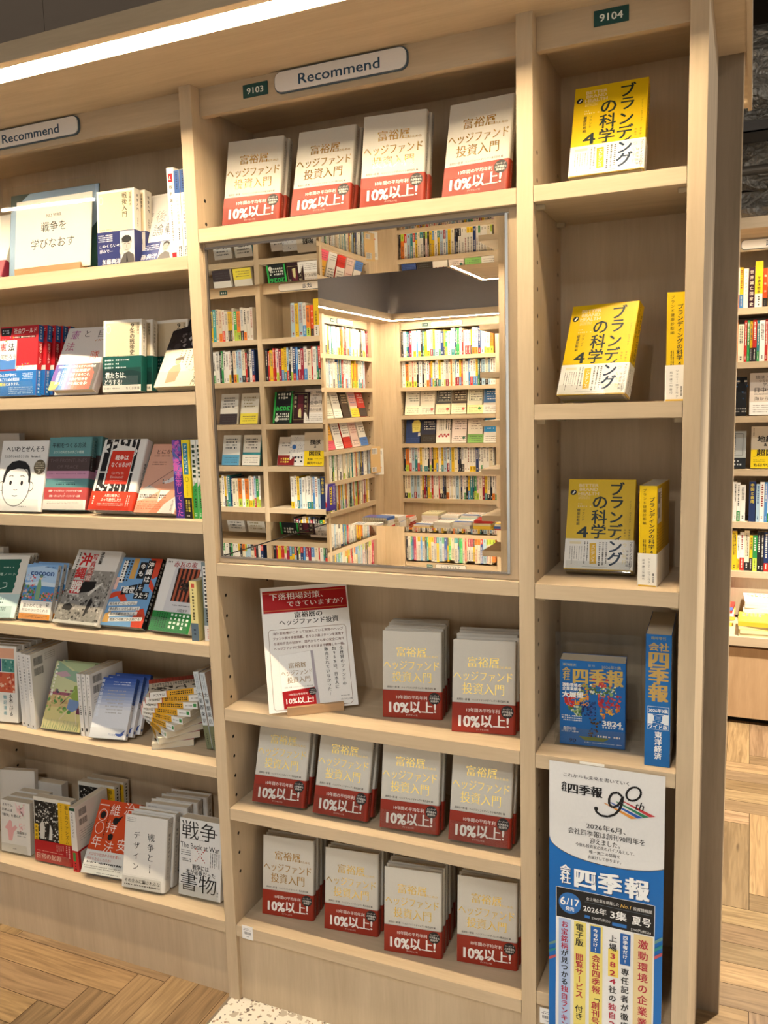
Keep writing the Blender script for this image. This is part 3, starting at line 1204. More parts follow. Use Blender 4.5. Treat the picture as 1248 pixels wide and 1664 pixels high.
stand(y3, 'clear acrylic stand under the leaning yellow books, third right shelf', YW_, YT, lip=.016)

# blue quarterly books
BL = '1f66ac'
f = Art()
f.rect(4, 166, 34, 173, '3a7ab8').t('東洋経済', 19, 169.5, 5.6, 'c8b070', W=26).t('夏号', 63, 170, 6, '9aa8b0', W=14).t('2026年3集', 102, 169, 7.5, 'c0b078', W=38)
cols = ['b8322c', 'd4702a', 'd8a032', '4a6a3a', '7a9a5a', '24467c', '8a2438', 'e0c060', 'c8543a', '2c5434']
ins = lambda x, y: ((x - 66) / 58) ** 2 + ((y - 104) / 46) ** 2 < 1
for (x0, y0_, x1, y1_, cc) in ((8, 80, 32, 108, ['b8322c', 'c8302c', 'e06a5a']), (30, 85, 58, 110, ['d8a032', 'e0842a', 'c8a040']), (36, 110, 66, 132, ['d08a3a', '8a9a4a', '24467c']), (40, 64, 72, 96, ['24467c', '3a5aa0', '1c2c5c']), (76, 84, 122, 112, ['b8322c', 'a02838', 'd05a4a']), (80, 56, 120, 84, ['d8922a', 'e0b040', 'c8702a']), (60, 108, 112, 132, ['4a6a3a', '8aa86a', 'd8dcc0']), (64, 126, 104, 150, ['c8543a', 'd87a3a', 'b83a4a']), (16, 62, 44, 84, ['8aa86a', 'c8d0b0', '4a6a3a'])):
    f.blobs(x0, y0_, x1, y1_, 70, 1.2, 4.2, cc, int(x0 + y0_), ins)
f.blobs(52, 18, 86, 62, 70, 1, 3, ['4a3a24', '6a5430', '3a2c1c'], 4, lambda x, y: abs(x - 69) < 4 + abs(y - 40) * .55)
f.poly([(38, 20), (100, 20), (88, 12), (50, 12)], '6a7a3a')
f.t('会', 13, 156, 17, 'c8ac64', bold=.02).t('社', 13, 143, 15, 'c8ac64', bold=.02)
f.t('四季報', 76, 147, 36, 'c8a95c', W=100, serif=True, bold=.035)
f.t('激動環境の', 24, 127, 8, 'f2f2f0', W=38, bold=.03).t('企業業績を', 24, 119, 8, 'f2f2f0', W=38, bold=.03).t('大展望', 26, 107, 13, 'f4f4f0', W=43, bold=.04)
f.dash(4, 50, 44, 64, 3, 'e8e8e4', .6).t('3824', 104, 52, 15, 'f0f0ea', W=38, bold=.03).dash(86, 40, 126, 46, 1, 'e8e8e4', .7)
f.t('創刊号', 20, 34, 9, 'd8dce0', W=26, bold=.02).dash(4, 26, 40, 30, 1, 'd8dce0', .7).dash(76, 20, 124, 26, 1, 'e8e8e4', .7).dash(50, 6, 124, 10, 1, 'c8d4e0', .5)
f.t('90', 26, 10, 11, '14181c', W=14, skew=.2)
s = Art()
s.vt('会社四季報', 25, 174, 60, 20, 'b89a5a', bold=.03)
q0 = make_book('thick blue quarterly with a flower tree cover behind clear acrylic', .130, .179, .05, BL, f, s)
pose(q0, .8825, .0692, .7612, 4.9, 0.6)
qs = stand(q0, 'large clear acrylic stand around the thick blue quarterly', .16, .06, lip=.040)
q = MB()
q.box(-.082, .056, -.0012, .094, .0585, .222, ACRYL)
q.build('back_plate', qs, .002)
s = Art()
s.t('臨時増刊', 23, 255, 6.5, '9a9468', W=26, bold=.01)
s.t('会社', 24, 238, 17, 'b89a5a', W=37, bold=.03)
for ch, y, h in (('四', 213, 36), ('季', 181, 36), ('報', 147, 36)):
    s.t(ch, 24, y, h, 'b89a5a', W=37, bold=.04, serif=True)
s.rect(5, 74, 44, 120, 'dfe6ee').rect(5.6, 105, 43.4, 119.4, BL).rect(5.6, 74.6, 43.4, 85, BL).t('2026年3集', 24.5, 112, 8.4, 'eef0f2', W=36, bold=.02).t('夏', 24.5, 95, 21, BL, bold=.03).t('ワイド版', 24.5, 80, 9, 'eef0f2', W=35, bold=.02)
s.vt('東洋経済', 25, 71, 14, 14, 'e8ecf0', bold=.03)
bk = Art()
bk.rect(1, 3, 181, 259, 'dcdad6').vdash(6, 196, 11, 252, 1, '2a2a2a', .8).vdash(6, 60, 11, 120, 1, '5a5a5a', .6).rect(4, 150, 16, 190, '2c4a3c').rect(12, 184, 20, 200, 'b03a34')
q1 = make_book('tall thick blue quarterly standing spine-out against the right panel', .18, .262, .047, BL, None, s, bk)
pose_spine(q1, 1.0141, .0219, .7590, .18, .047, 1.9)

# hanging poster of the quarterly
hp = thing('hanging_poster', 'long white and blue advertising poster hanging from the right bay shelf', 'poster', (.8105, -.0012, .7515))
PWD, PLN = 222, 640
q = MB()
BLU, NY = '1466b4', 24


def sag(v):
    """the sheet bows out a little between its fold lines"""
    return -.0022 - .0007 * (1 - math.cos(2 * math.pi * v / 150)) - .008 * (v / 640) ** 2


nv = 64
vs, fs = [], []
for i in range(nv + 1):
    v = PLN * i / nv
    y = sag(v)
    vs += [(0, y, -v / 1000), (PWD / 1000, y + .0006, -v / 1000), (0, y + .0003, -v / 1000), (PWD / 1000, y + .0009, -v / 1000)]
for i in range(nv):
    k = 4 * i
    fs += [(k + 1, k, k + 4, k + 5), (k + 2, k + 3, k + 7, k + 6), (k, k + 2, k + 6, k + 4), (k + 3, k + 1, k + 5, k + 7)]
fs += [(0, 1, 3, 2)]
q.add(vs, fs, pm('d9d9da', .42))


def on_sheet(x, y, d):
    return (x, sag(-y * 1000) + .0006 * x / .222 - d, y)


a = Art()


def strips(a, outline_fn, v0, v1, col, n):
    """region between two vertical bounds, cut in short strips so that it follows the sheet"""
    lay = a.layer
    for i in range(n):
        va, vb = v0 + (v1 - v0) * i / n, v0 + (v1 - v0) * (i + 1) / n
        (xa0, xa1), (xb0, xb1) = outline_fn(va), outline_fn(vb)
        a.items.append(([(xb0, -vb), (xb1, -vb), (xa1, -va), (xa0, -va)], [(0, 1, 2, 3)], col, lay))
    a.layer += 1


def arc_v(x):
    """lower border of the white part"""
    t_ = (x - 125) / 125
    return 160 + 42 * math.sqrt(max(0, 1 - abs(t_) ** 2.2))


lay = a.layer
N = 60
for i in range(N):
    xa, xb = PWD * i / N, PWD * (i + 1) / N
    ya, yb_ = arc_v(xa), arc_v(xb)
    v = 0
    pa, pb = ya, yb_
    for vv in (ya + 8, 215, 240, 262, 290):
        a.items.append(([(xa, -vv if vv > ya + 9 else -(ya + 8)), (xb, -vv if vv > ya + 9 else -(yb_ + 8)), (xb, -pb), (xa, -pa)], [(0, 1, 2, 3)], BLU, lay))
        pa, pb = (vv, vv) if vv > ya + 9 else (ya + 8, yb_ + 8)
a.layer += 1
lay = a.layer
for i in range(N):
    xa, xb = PWD * i / N, PWD * (i + 1) / N
    a.items.append(([(xa, -(arc_v(xa) + 1.6)), (xb, -(arc_v(xb) + 1.6)), (xb, -arc_v(xb)), (xa, -arc_v(xa))], [(0, 1, 2, 3)], '4a4438', lay))
a.layer += 1
strips(a, lambda v: (0, PWD), 289, PLN, BLU, 40)
a.t('これからも未来を書いていく', 92, -25, 9, '3a3a40', W=127, serif=True)
a.t('会', 30, -45, 11, '1a1a1e', bold=.03).t('社', 30, -55, 11, '1a1a1e', bold=.03).t('四季報', 71, -52, 23, '17171b', W=68, serif=True, bold=.03)
for k, (c_, o_) in enumerate((('d08a3c', 0), ('2a56a8', 12), ('2f7a58', 24), ('b83a40', 36))):
    x0, v0 = 108 + o_ * .95, 72 - o_ * .28
    a.poly([(x0, -v0), (x0 + 52, -(v0 + 24)), (x0 + 63, -(v0 + 21)), (x0 + 2, -(v0 - 1))], c_)
# the numeral 9 with its long tail, the 0 and th
nine = [(142, 52), (134, 46), (124, 49), (118, 60), (118, 72), (124, 78), (133, 74), (140, 64), (144, 52), (143, 66), (138, 80), (129, 92), (116, 99), (103, 99), (94, 93), (92, 87)]
a.line([(x, -v) for x, v in nine], 4.6, '17171b')
a.ell(93, -86, 4, 4, '17171b')
zero = [(164 + 13 * math.cos(R(t_)) + 4 * math.sin(R(t_)), -(44 - 14 * math.sin(R(t_)))) for t_ in range(0, 361, 15)]
a.line(zero, 4.0, '17171b')
a.t('th', 176, -66, 24, '17171b', W=17, skew=.25, serif=True)
a.t('2026年6月、', 112, -125, 14, '26262a', W=76, serif=True).t('会社四季報は創刊90周年を', 112, -141, 14, '26262a', W=148, serif=True).t('迎えました。', 110, -156, 14, '26262a', W=58, serif=True)
a.t('今後も投資家必携のバイブルとして、', 110, -168, 8, '3c3c42', W=114, serif=True).t('唯一無二の情報を', 110, -179, 8, '3c3c42', W=60, serif=True).t('お届けして参ります。', 110, -190, 8, '3c3c42', W=64, serif=True)
for dx, c_ in ((1.6, '1a3c6a'), (0, 'eef0f2')):
    a.layer += 1
    a.t('会', 33 + dx, -226 - dx, 22, c_, bold=.03).t('社', 33 + dx, -246 - dx, 22, c_, bold=.03)
    for ch, u in (('四', 72), ('季', 121), ('報', 173)):
        a.t(ch, u + dx, -239 - dx, 46, c_, serif=True, bold=.045)
strips(a, lambda v: (14, 207), 266, PLN, 'e2e2e2', 30)
strips(a, lambda v: (15, 206), 267, 331, '1b1a1c', 6)
a.ell(42, -298, 22.5, 22.5, '2e6cb4')
a.layer += 8
a.t('6', 28, -294, 25, 'f0f0f0', W=11, bold=.02).t('/17', 48, -294, 21, 'f0f0f0', W=26, bold=.015).t('発売', 42, -310, 9.5, 'f0f0f0', W=18, bold=.02)
a.t('全上場企業を網羅した', 107, -280, 8, 'dcdcdc', W=64).t('No.1', 152, -280, 11, 'd8b058', W=19, skew=.2).t('投資情報誌', 184, -281, 8, 'dcdcdc', W=36)
a.line([(72, -288), (202, -289)], .5, '6a7a8a')
a.t('2026年', 92, -302, 15, 'e8e8e8', W=46, bold=.015).t('3集', 138, -303, 20, 'e8e8e8', W=32, bold=.02).t('夏号', 182, -305, 20, 'e8e8e8', W=36, bold=.02)
a.rect(72, -322, 82, -316, '2e6cb4').t('2900円(税込)', 104, -319, 6.4, 'd8d8d8', W=36).rect(126, -326, 154, -319, '2e6cb4').t('3780円(税込)', 181, -325, 6.4, 'd8d8d8', W=38)
for x0, x1, c_ in ((20, 44, 'a9bcdf'), (51, 75, 'e3d376'), (82, 108, 'e3d376'), (168, 204, 'd8c495')):
    strips(a, lambda v, x0=x0, x1=x1: (x0, x1), 333, PLN, c_, 26)
strips(a, lambda v: (119, 139), 376, 436, 'e6cf68', 4)
strips(a, lambda v: (84, 104), 336, 392, '1f5aa4', 4)
strips(a, lambda v: (142, 162), 338, 404, '1f5aa4', 4)
RD, BK = 'a8203c', '1c1c20'


def run_v(x, v0, v1, parts, h, W=None):
    n = sum(len(s_) for s_, _ in parts)
    st_ = (v1 - v0) / n
    v = v0
    for s_, c_ in parts:
        a.vt(s_, x, -v, -(v + st_ * len(s_)), h, c_, bold=.02, W=W)
        v += st_ * len(s_)


run_v(32, 337, 590, [('お宝銘柄', RD), ('が見つかる', BK), ('独自ランキング', RD)], 15)
run_v(62, 337, 596, [('電子版', BK), (' ', BK), ('閲覧サービス', RD), (' ', BK), ('付き', BK), ('   ', BK)], 16.5)
a.vt('今号だけ!', 94, -340, -390, 9.5, 'f0f0f0', bold=.02)
run_v(95, 396, 600, [('会社四季報', RD), ('「', BK), ('創刊号', RD), ('」  ', BK)], 17)
run_v(128, 344, 620, [('上場', BK), ('3824', RD), ('社の', BK), ('独自2期', RD), ('   ', BK)], 16)
a.vt('四季報だけ!', 152, -341, -401, 9.5, 'f0f0f0', bold=.02)
run_v(152, 410, 620, [('専任記者が徹底', BK), ('    ', BK)], 16)
run_v(186, 340, 600, [('激動環境', RD), ('の', RD), ('企業業績', RD), ('  ', RD)], 20)
for c_, v in (('5f8a8a', 336), ('2a7f86', 352), ('b0505a', 368)):
    a.poly([(207, -(v + 10)), (222, -(v - 2)), (222, -(v - 9)), (207, -(v + 3))], c_)
    a.poly([(0, -(v + 62)), (14, -(v + 54)), (14, -(v + 48)), (0, -(v + 56))], c_)
a.emit(q, on_sheet, .00003, .00018)
q.build('poster_sheet', hp)
q = MB()
q.box(.060, -.0008, .0005, .108, .0004, .006, pm('eeeae0', .5))
q.build('tape_strip', hp)

# ------------------------------------------------------------------ left bay, first shelf
z1, z2, z3, z4, z5, z6 = S1
bd = thing('backing_board', 'dark green and pale blue sheet behind the NO WAR card', 'board', (-.4647, .064, z1 + .0008), (R(-8.3), 0, R(1.5)))
q = MB()
q.box(-.1425, 0, 0, .1425, .003, .2197, pm('2f4a48', .4))
a = Art()
a.poly([(60, 219), (284, 219), (284, 128), (150, 3), (1, 3), (1, 175)], '9db8d4').poly([(0, 178), (62, 219), (0, 219)], '2c4442').poly([(150, 3), (284, 3), (284, 95), (262, 70)], '31544f')
a.emit(q, lambda x, y, d: (x - .1425, -d, y))
q.build('sheet', bd)
cd = thing('message_card', 'white card about relearning war propped in a beech block', 'card', (-.4364, .037, z1 + .0125), (R(-8.2), 0, R(1.0)))
q = MB()
q.box(-.1215, 0, 0, .1215, .0014, .180, pm('ece6dd', .5))
a = Art()
a.t('NO WAR', 124, 136, 13, '4a4844', W=48, serif=True).t('戦争を', 124, 108, 27, '2e2c2a', W=80).t('学びなおす', 122, 67, 27, '2e2c2a', W=138)
a.emit(q, lambda x, y, d: (x - .1215, -d, y))
q.build('card_sheet', cd)
q = MB()
q.box(-.098, -.007, 0, .118, -.0006, .021, WSTAND)
q.box(-.098, .0042, 0, .118, .018, .021, WSTAND)
q.box(-.098, -.0006, 0, .118, .0042, .0105, WSTAND)
bo = q.build('card_holder', None, .0006)
bo.location = (-.455, .0362, z1 + .0004)
tag(bo, 'beech block holding the NO WAR card on the first left shelf', 'card holder')
sh = thing('acrylic_screen', 'clear acrylic panel with a bright reflection in front of the NO WAR card', 'panel', (-.4500, .0215, z1 + .0006), (R(-10.6), 0, R(1.6)))
q = MB()
q.box(-.1475, -.003, 0, .1475, -.0005, .2302, ACRYL)
q.build('clear_sheet', sh)


def sp(tx, w_, h_, col='2a2a2a', size=None, extra=None, y0=.12, y1=.95, bold=.01):
    """spine print: title down the middle"""
    a_ = extra or Art()
    a_.vt(tx, w_ * 500, h_ * 1000 * y1, h_ * 1000 * y0, size or w_ * 520, col, bold=bold)
    return a_


# beige paperback with navy band
f = Art()
f.rect(5, 4, 101, 168, 'd8c6a2').ell(12, 152, 6, 9.5, 'efe2c8').ell(12, 152, 4.4, 7.6, 'd8c6a2').vt('戦後入門', 79, 166, 108, 15, '1c1814', serif=True, bold=.01).vt('加藤典洋', 95, 166, 132, 8, '3c342a', bold=.01)
f.dash(8, 81, 40, 85, 1, '6a5c48', .6)
bb = Art()
bb.rect(66, 0, 106, 76, 'c9c6c2').ell(84, 44, 13, 17, 'a8a4a0').ell(84, 57, 14, 8, '2a2a2c').poly([(64, 0), (106, 0), (104, 20), (90, 28), (76, 24), (68, 10)], '4c4a4a').poly([(84, 26), (88, 4), (82, 4)], '1e1e20').ell(70, 30, 6, 9, 'b4b0ac')
bb.poly([(70, 46), (72, 60), (80, 66), (92, 65), (98, 58), (98, 46), (95, 54), (88, 58), (78, 56), (73, 52)], '242426').line([(76, 46), (82, 47)], 1.2, '3a3634').line([(87, 47), (93, 46)], 1.2, '3a3634').line([(84.5, 44), (84, 38), (86, 37)], .8, '6a6460').line([(80, 33), (85, 32), (89, 33)], 1, '5a4a48')
bb.dash(4, 54, 44, 72, 4, 'dadde8', .62).t('このくらいの', 36, 45, 8, 'f0f0f4', W=60, serif=True).t('厚みで—', 26, 33, 9, 'f0f0f4', W=38, serif=True).t('加藤典洋', 40, 8, 13, 'f0f0f2', W=52, serif=True)
s = Art()
s.vt('戦後入門', 13, 164, 122, 7.5, '2c2620', bold=.01).vt('加藤典洋', 13, 108, 86, 5, '2c2620')
b1 = make_book('beige paperback with navy portrait band right of the NO WAR card', .106, .174, .026, 'eee6d8', f, s, None, (.078, '262e63'), bb)
pose(b1, -.2268, .0301, z1 + .0045, 3.1, 4.2)
behind(b1, 'second beige paperback behind the navy banded one, first left shelf', 1, .026, .003, dx=.010)
# white book leaning
f = Art()
f.line([(4, 4), (4, 171), (126, 171)], .5, 'd0c8bc')
for tx, x, y, c_ in (('敗', 103, 116, 'b8b4b0'), ('戦', 103, 80, '3a3a3e'), ('後', 66, 116, 'a8a4a0'), ('論', 66, 80, '55555a')):
    f.t(tx, x, y, 35, c_, bold=-.01)
f.vt('加藤典', 33, 132, 84, 14, '9a9690')
bb = Art()
bb.rect(84, 0, 128, 46, 'c2c0be').ell(103, 32, 9, 12, '9a9694').poly([(93, 32), (94, 42), (100, 46), (108, 45), (113, 40), (113, 32), (110, 38), (104, 41), (97, 39)], '2c2c2e').line([(98, 33), (101, 33.5)], .9, '3a3634').line([(105, 33.5), (109, 33)], .9, '3a3634').line([(101, 25), (106, 25)], .8, '5a4a48').poly([(84, 0), (124, 0), (118, 14), (104, 20), (90, 12)], '5a5858')
bb.dash(10, 26, 82, 42, 3, 'e8e8f0', .6).t('加藤典洋', 48, 10, 15, 'f0f0f4', W=66, serif=True).rect(4, 3, 12, 18, 'e8e8ee')
b2 = make_book('white book leaning far back with pale title beside three upright spines', .130, .178, .02, 'eeeae4', f, None, None, (.048, '3a4680'), bb)
pose(b2, -.1406, .0506, z1 + .009, -4.2, 21.8)
# three spines
a = Art()
a.rect(4, 168, 16, 186, 'b8232a').t('L', 10, 177, 12, 'f2ece8', skew=.3)
s = sp('戦争論', .0193, .195, '2e2a28', 8.2, a, .62, .84)
s.vdash(7, 36, 12, 118, 1, '8a8682', .8, 4).rect(4, 2, 16, 14, 'c0242c').line([(3.2, 16), (3.2, 166), (17, 166), (17, 16)], .4, 'd8a8a4')
b3 = make_book('white spine with a red square at top and foot, first left shelf', .13, .199, .0193, 'efeae4', None, s)
pose_spine(b3, -.0501, .0196, z1 + .0005, .13, .0193, 2.3)
for i, (nm, x) in enumerate((('first', -.0330), ('second', -.0165))):
    s = Art()
    s.rect(.2, 142, 15, 191, '3b5c98').vdash(5, 150, 10, 188, 1, '22365c', .8, 3).vt('これからの戦争論', 7.6, 136, 74, 6.2, '4c4a4a').vdash(5, 40, 10, 66, 1, '4c4a4a', .7, 6).vdash(3, 4, 12, 26, 2, '3a3a3a', .7, 2)
    b4 = make_book(f'white spine with blue top, {nm} of two beside the upright panel', .13, .192, .0152, 'eceae8', None, s)
    pose_spine(b4, x, .0197, z1 + .0005, .13, .0152, .5)
# partial book at the left edge
f = Art()
b5 = make_book('white book with crimson foot leaning at the left edge, first left shelf', .13, .188, .02, 'ece6dc', f, None, None, (.048, '8c2036'))
pose(b5, -.676, .040, z1 + .0105, 0, 24)

# ------------------------------------------------------------------ second shelf
f = Art()
f.poly([(2, 178), (40, 178), (36, 158), (5, 158)], '16161c').dash(8, 162, 34, 175, 2, 'b8bcc4', .75).t('社会ワールド', 84, 169, 15, 'f2dcd4', W=76, bold=.02)
f.rect(44, 150, 120, 156, '2a1416').dash(46, 151, 118, 155, 1, 'e8d0c8', .8)
f.rect(0, 70, 58, 146, 'f2efea').t('憲', 12, 128, 22, 'c42a3c', bold=.02).t('法', 40, 128, 22, '26262a', bold=.02).t('何だろう', 30, 103, 15, '26262a', W=52, bold=.01)
f.rect(58, 70, 128, 150, 'c4222e').poly([(0, 70), (56, 70), (56, 96), (30, 92), (0, 98)], '4a80c8').rect(60, 66, 128, 78, 'f0ece8')
f.blobs(6, 138, 56, 156, 12, 1.5, 3, ['d8a02c', '3a9a5a', 'e06a9a'], 3).blobs(62, 70, 124, 84, 10, 1.5, 3, ['d8a02c', '3a9a5a', '4a80c8'], 4)
f.rect(0, 0, 128, 66, '1f6fbe').t('みんなが幸せに', 34, 55, 9, 'f4f4f0', W=58, bold=.02).t('過ごすための知恵は', 38, 43, 9, 'f4f4f0', W=68, bold=.02).t('憲法', 16, 31, 9.5, 'f0e04c', W=20, bold=.03).t('にあります。', 50, 31, 9, 'f4f4f0', W=44, bold=.02).dash(82, 42, 116, 60, 4, 'd8e4f4', .5).dash(38, 4, 118, 24, 4, 'c8dcf0', .45)
s = Art()
s.rect(.3, 140, 17.7, 182, '2a62ac').vdash(5, 146, 12, 178, 1, 'c8d8ec', .8, 3).vt('社会ワールド', 9, 136, 82, 9, 'f2e4dc', bold=.02).rect(.3, 0, 17.7, 66, '1f6fbe').vt('憲法って何', 9, 64, 24, 8, 'f0f0f0', bold=.01).vdash(4, 4, 13, 20, 1, 'f0f0f0', .8, 4)
r0 = make_book('front red and blue schoolbook facing out, second left shelf', .128, .182, .016, 'b8202c', f, s, group='red and blue schoolbooks')
pose(r0, -.5819, .0300, z2 + .0068, 2.3, 9.9)
for j in range(1, 5):
    behind(r0, f'red and blue schoolbook, {ORD[j]} from front of its row', j, .016, .0035, dx=.010 * j if j < 3 else .020 + .006 * (j - 2))
stand(r0, 'clear acrylic stand under the red and blue schoolbooks', .128, .016, lip=.036)
# self defence forces and constitution
f = Art()
for tx, x, y, c_ in (('憲', 27, 168, 'a82c9a'), ('と', 64, 170, '2c2c34'), ('自', 108, 170, '2a2a30'), ('法', 22, 132, 'b83a7a'), ('衛', 106, 138, 'b87c3a'), ('隊', 106, 103, 'd8503c')):
    f.t(tx, x, y, 29 if tx != 'と' else 25, c_, bold=-.006)
f.t('第3版', 40, 93, 11, '8a6ab0', W=40, bold=-.01)
bb = Art()
for i in range(14):
    k = i / 13
    c_ = ('5a3a9a', '4a52a8', '3a6ab4', '5a8ac0', '8a9ac8', 'a88ab8', 'c8809a', 'd8706a', 'd8604c', 'd8543c', 'd04c38', 'c84634', 'b84030', '2e2a2c')[i]
    bb.poly([(132 * i / 14, 0), (132 * (i + 1) / 14 + .1, 0), (132 * (i + 1) / 14 + .1, 76), (132 * i / 14, 76)], c_)
bb.poly([(0, 0), (20, 0), (30, 22), (0, 26)], 'e0b060').poly([(108, 76), (132, 76), (132, 40), (120, 52)], '2c2a2c')
bb.t('危機の時代の答えを正す10の視点', 66, 68, 8, 'f4f2f0', W=112, bold=.02).vt('木村草太', 18, 56, 16, 11, 'f2f0ee', bold=.02).vdash(26, 10, 44, 56, 3, 'e0e8f0', .6)
for i, tx in enumerate(('憲法擁護が', '激変する今こそ、', '9条が日本を', '守る盾になる!')):
    bb.t(tx, 82, 56 - 13 * i, 9.5, 'f6f2ee', W=(54, 62, 54, 58)[i], bold=.02)
b6 = make_book('white book with rainbow band leaning back, right of the red schoolbooks', .132, .190, .024, 'e6e2e0', f, None, None, (.078, 'b8b4c0'), bb, None, hard=True)
pose(b6, -.4037, .0350, z2 + .0165, 5.8, 31.8)
# beige book with green band
f = Art()
f.rect(6, 4, 100, 167, 'd2c2a4').ell(14, 152, 6.5, 10, 'e8dfcc').ell(14, 152, 4.8, 8, 'd2c2a4').vt('9条の戦後史', 80, 166, 88, 14.5, '1c1814', serif=True, bold=.012).vt('加藤典洋', 96, 166, 136, 7, '3a342c').dash(8, 84, 44, 88, 1, '5c5242', .6)
bb = Art()
bb.rect(0, 16, 106, 58, '123c38').poly([(0, 50), (20, 54), (50, 48), (78, 52), (106, 46), (106, 20), (0, 20)], '0e2e2e').poly([(0, 16), (106, 16), (106, 0), (0, 0)], 'ece6dc')
bb.dash(6, 74, 78, 79, 1, 'e0ece8', .8).dash(6, 65, 48, 70, 1, 'e0ece8', .8).dash(6, 56, 66, 61, 1, 'e0ece8', .8)
bb.t('君たちは、', 36, 40, 16, 'f2f2ee', W=58, bold=.02).t('どうする?', 30, 23, 15, 'f2f2ee', W=48, bold=.02).dash(6, 6, 46, 10, 1, '3a3a3a', .7).t('ちくま新書', 84, 8, 7.5, '2c2c2c', W=38)
s = Art()
s.vt('9条の戦後史', 10, 166, 118, 7, '2a2622', bold=.01).vt('加藤典洋', 10, 112, 90, 5, '2a2622')
b7 = make_book('beige paperback with dark green band, front of its row on the second left shelf', .106, .174, .022, 'ebe6dc', f, s, None, (.086, '14504a'), bb)
pose(b7, -.2361, .0300, z2 + .0070, 7.2, 7.5)
c = behind(b7, 'second beige paperback with dark green band, showing only its spine', 1, .022, .008, dx=.012)
c = dup_book(b7, 'third beige paperback with dark green band, set deeper in the shelf')
pose(c, -.1530, .105, z2 + .006, 2, 6)
stand(b7, 'clear acrylic stand under the green banded paperback', .106, .022, lip=.036)
# cream book with soldier, dark top
f = Art()
f.rect(0, 104, 130, 190, '221e22')
f.blobs(0, 104, 130, 189, 46, 3, 11, ['3a343a', '8a8688', 'c8c4c4', '18161a', '5c565a', '18161a'], 5)
f.vdash(46, 40, 118, 100, 6, '7a6c54', .42, 7, .4).vt('新・憲法入門', 116, 66, 4, 15, '2c2a26', serif=True).ell(94, 50, 15, 10, 'e8d4b8').blobs(80, 42, 108, 58, 14, 1.5, 3, ['d8907a', 'e0a890'], 8)
f.poly([(30, 10), (60, 14), (66, 46), (58, 62), (40, 58), (30, 44)], 'b89878').ell(50, 70, 8, 9, 'c8a484').poly([(40, 78), (62, 84), (64, 74), (40, 72)], '6a5a48')
b8 = make_book('cream book with a soldier drawing and dark top, leaning beside the upright', .130, .190, .02, 'e6dcc0', f)
pose(b8, -.0831, .0350, z2 + .0145, -3.8, 30.8)
stand(b8, 'clear acrylic stand under the cream soldier book', .130, .02, lip=.034)

# ------------------------------------------------------------------ third shelf
f = Art()
f.t('へいわとせんそう', 80, 167, 17, '26262a', W=128, bold=.02).t('たにかわしゅんたろう ぶん　Noritake え', 74, 147, 8, '3a3a3e', W=122, bold=.01)
f.ell(16, 66, 11, 13, '1e1e22').ell(16, 66, 9.4, 11.4, 'e4e2e0').ell(112, 66, 11, 13, '1e1e22').ell(112, 66, 9.4, 11.4, 'e4e2e0')
f.ell(64, 66, 47, 54, '1e1e22', 40).ell(64, 66, 45, 52, 'e4e2e0', 40)
f.poly([(17, 70), (18, 96), (26, 118), (42, 132), (64, 136), (86, 133), (102, 120), (110, 98), (111, 72), (104, 78), (103, 96), (96, 112), (64, 114), (36, 108), (27, 96), (24, 78)], '1e1e22')
f.ell(45, 75, 4.2, 6.5, '1e1e22').ell(83, 75, 4.2, 6.5, '1e1e22').line([(58, 57), (64, 55.5), (70, 57)], 1.8, '1e1e22').line([(55, 41), (64, 39.5), (73, 41)], 1.8, '1e1e22').line([(38, 92), (45, 95), (52, 93)], 2, '1e1e22').line([(76, 93), (83, 95), (90, 92)], 2, '1e1e22')
f.ell(136, 118, 19, 20, '6a5f4c').dash(122, 108, 150, 132, 4, 'd8cdb4', .5).t('5', 136, 108, 12, 'e8dfc8', bold=.03)
f.dash(84, 10, 108, 14, 1, '4a4a4e', .7)
b9 = make_book('white picture book with a black-haired boy face, third left shelf', .157, .190, .008, 'e4e2e0', f)
pose(b9, -.6021, .0185, z3 + .0065, 2.8, 16.3)
stand(b9, 'clear acrylic stand under the picture book with the boy face', .157, .008, lip=.030, back=.10)
g = make_book('grey-backed white book standing behind the boy-face picture book', .16, .205, .02, 'b9b5b0')
pose(g, -.800, .150, z3 + .001, 0, 2)
f = Art()
f.rect(0, 102, 130, 140, '4a3a3a').rect(0, 82, 130, 102, 'c48fae').t('平和をつくる方法', 62, 170, 15, '243438', W=104, bold=.015).t('ふつうの人たちのすごい戦略', 62, 152, 8.5, 'c8dcd8', W=94, bold=.01)
f.t('THE FRONTLINES', 64, 130, 13, '6e5c5c', W=112, bold=-.012).t('OF PEACE', 64, 113, 13, '6e5c5c', W=64, bold=-.012).dash(8, 93, 122, 97, 1, '8a5c7c', .7).dash(40, 73, 90, 76, 1, '9cc4c4', .7).dash(34, 64, 92, 69, 1, '22404a', .8)
bb = Art()
bb.rect(0, 0, 130, 26, 'e8e2da').t('攻撃・トップダウン・アウトサイダー主導', 64, 49, 6, 'f0e0da', W=102, bold=.02).t('×', 64, 42, 6, 'f0e0da').t('援助・ボトムアップ・インサイダー主導', 64, 35.5, 6, 'f0e0da', W=94, bold=.02).dash(12, 14, 110, 22, 2, '7a6a62', .5)
s = Art()
s.rect(.2, 102, 25.8, 140, '4a3a3a').rect(.2, 82, 25.8, 102, 'c48fae').vt('平和をつくる方法', 17, 184, 118, 8, '1e3034', bold=.01).vt('ふつうの人たちのすごい戦略', 8, 184, 104, 5, 'c8dcd8')
b10 = make_book('teal, brown and pink striped hardcover with English subtitle, third left shelf', .130, .1915, .026, '5d8e92', f, s, None, (.058, 'b04848'), bb, None, hard=True)
pose(b10, -.4585, .0380, z3 + .0112, 6.6, 15.5)
behind(b10, 'second teal striped hardcover behind the first', 1, .026, .002, dx=.012)
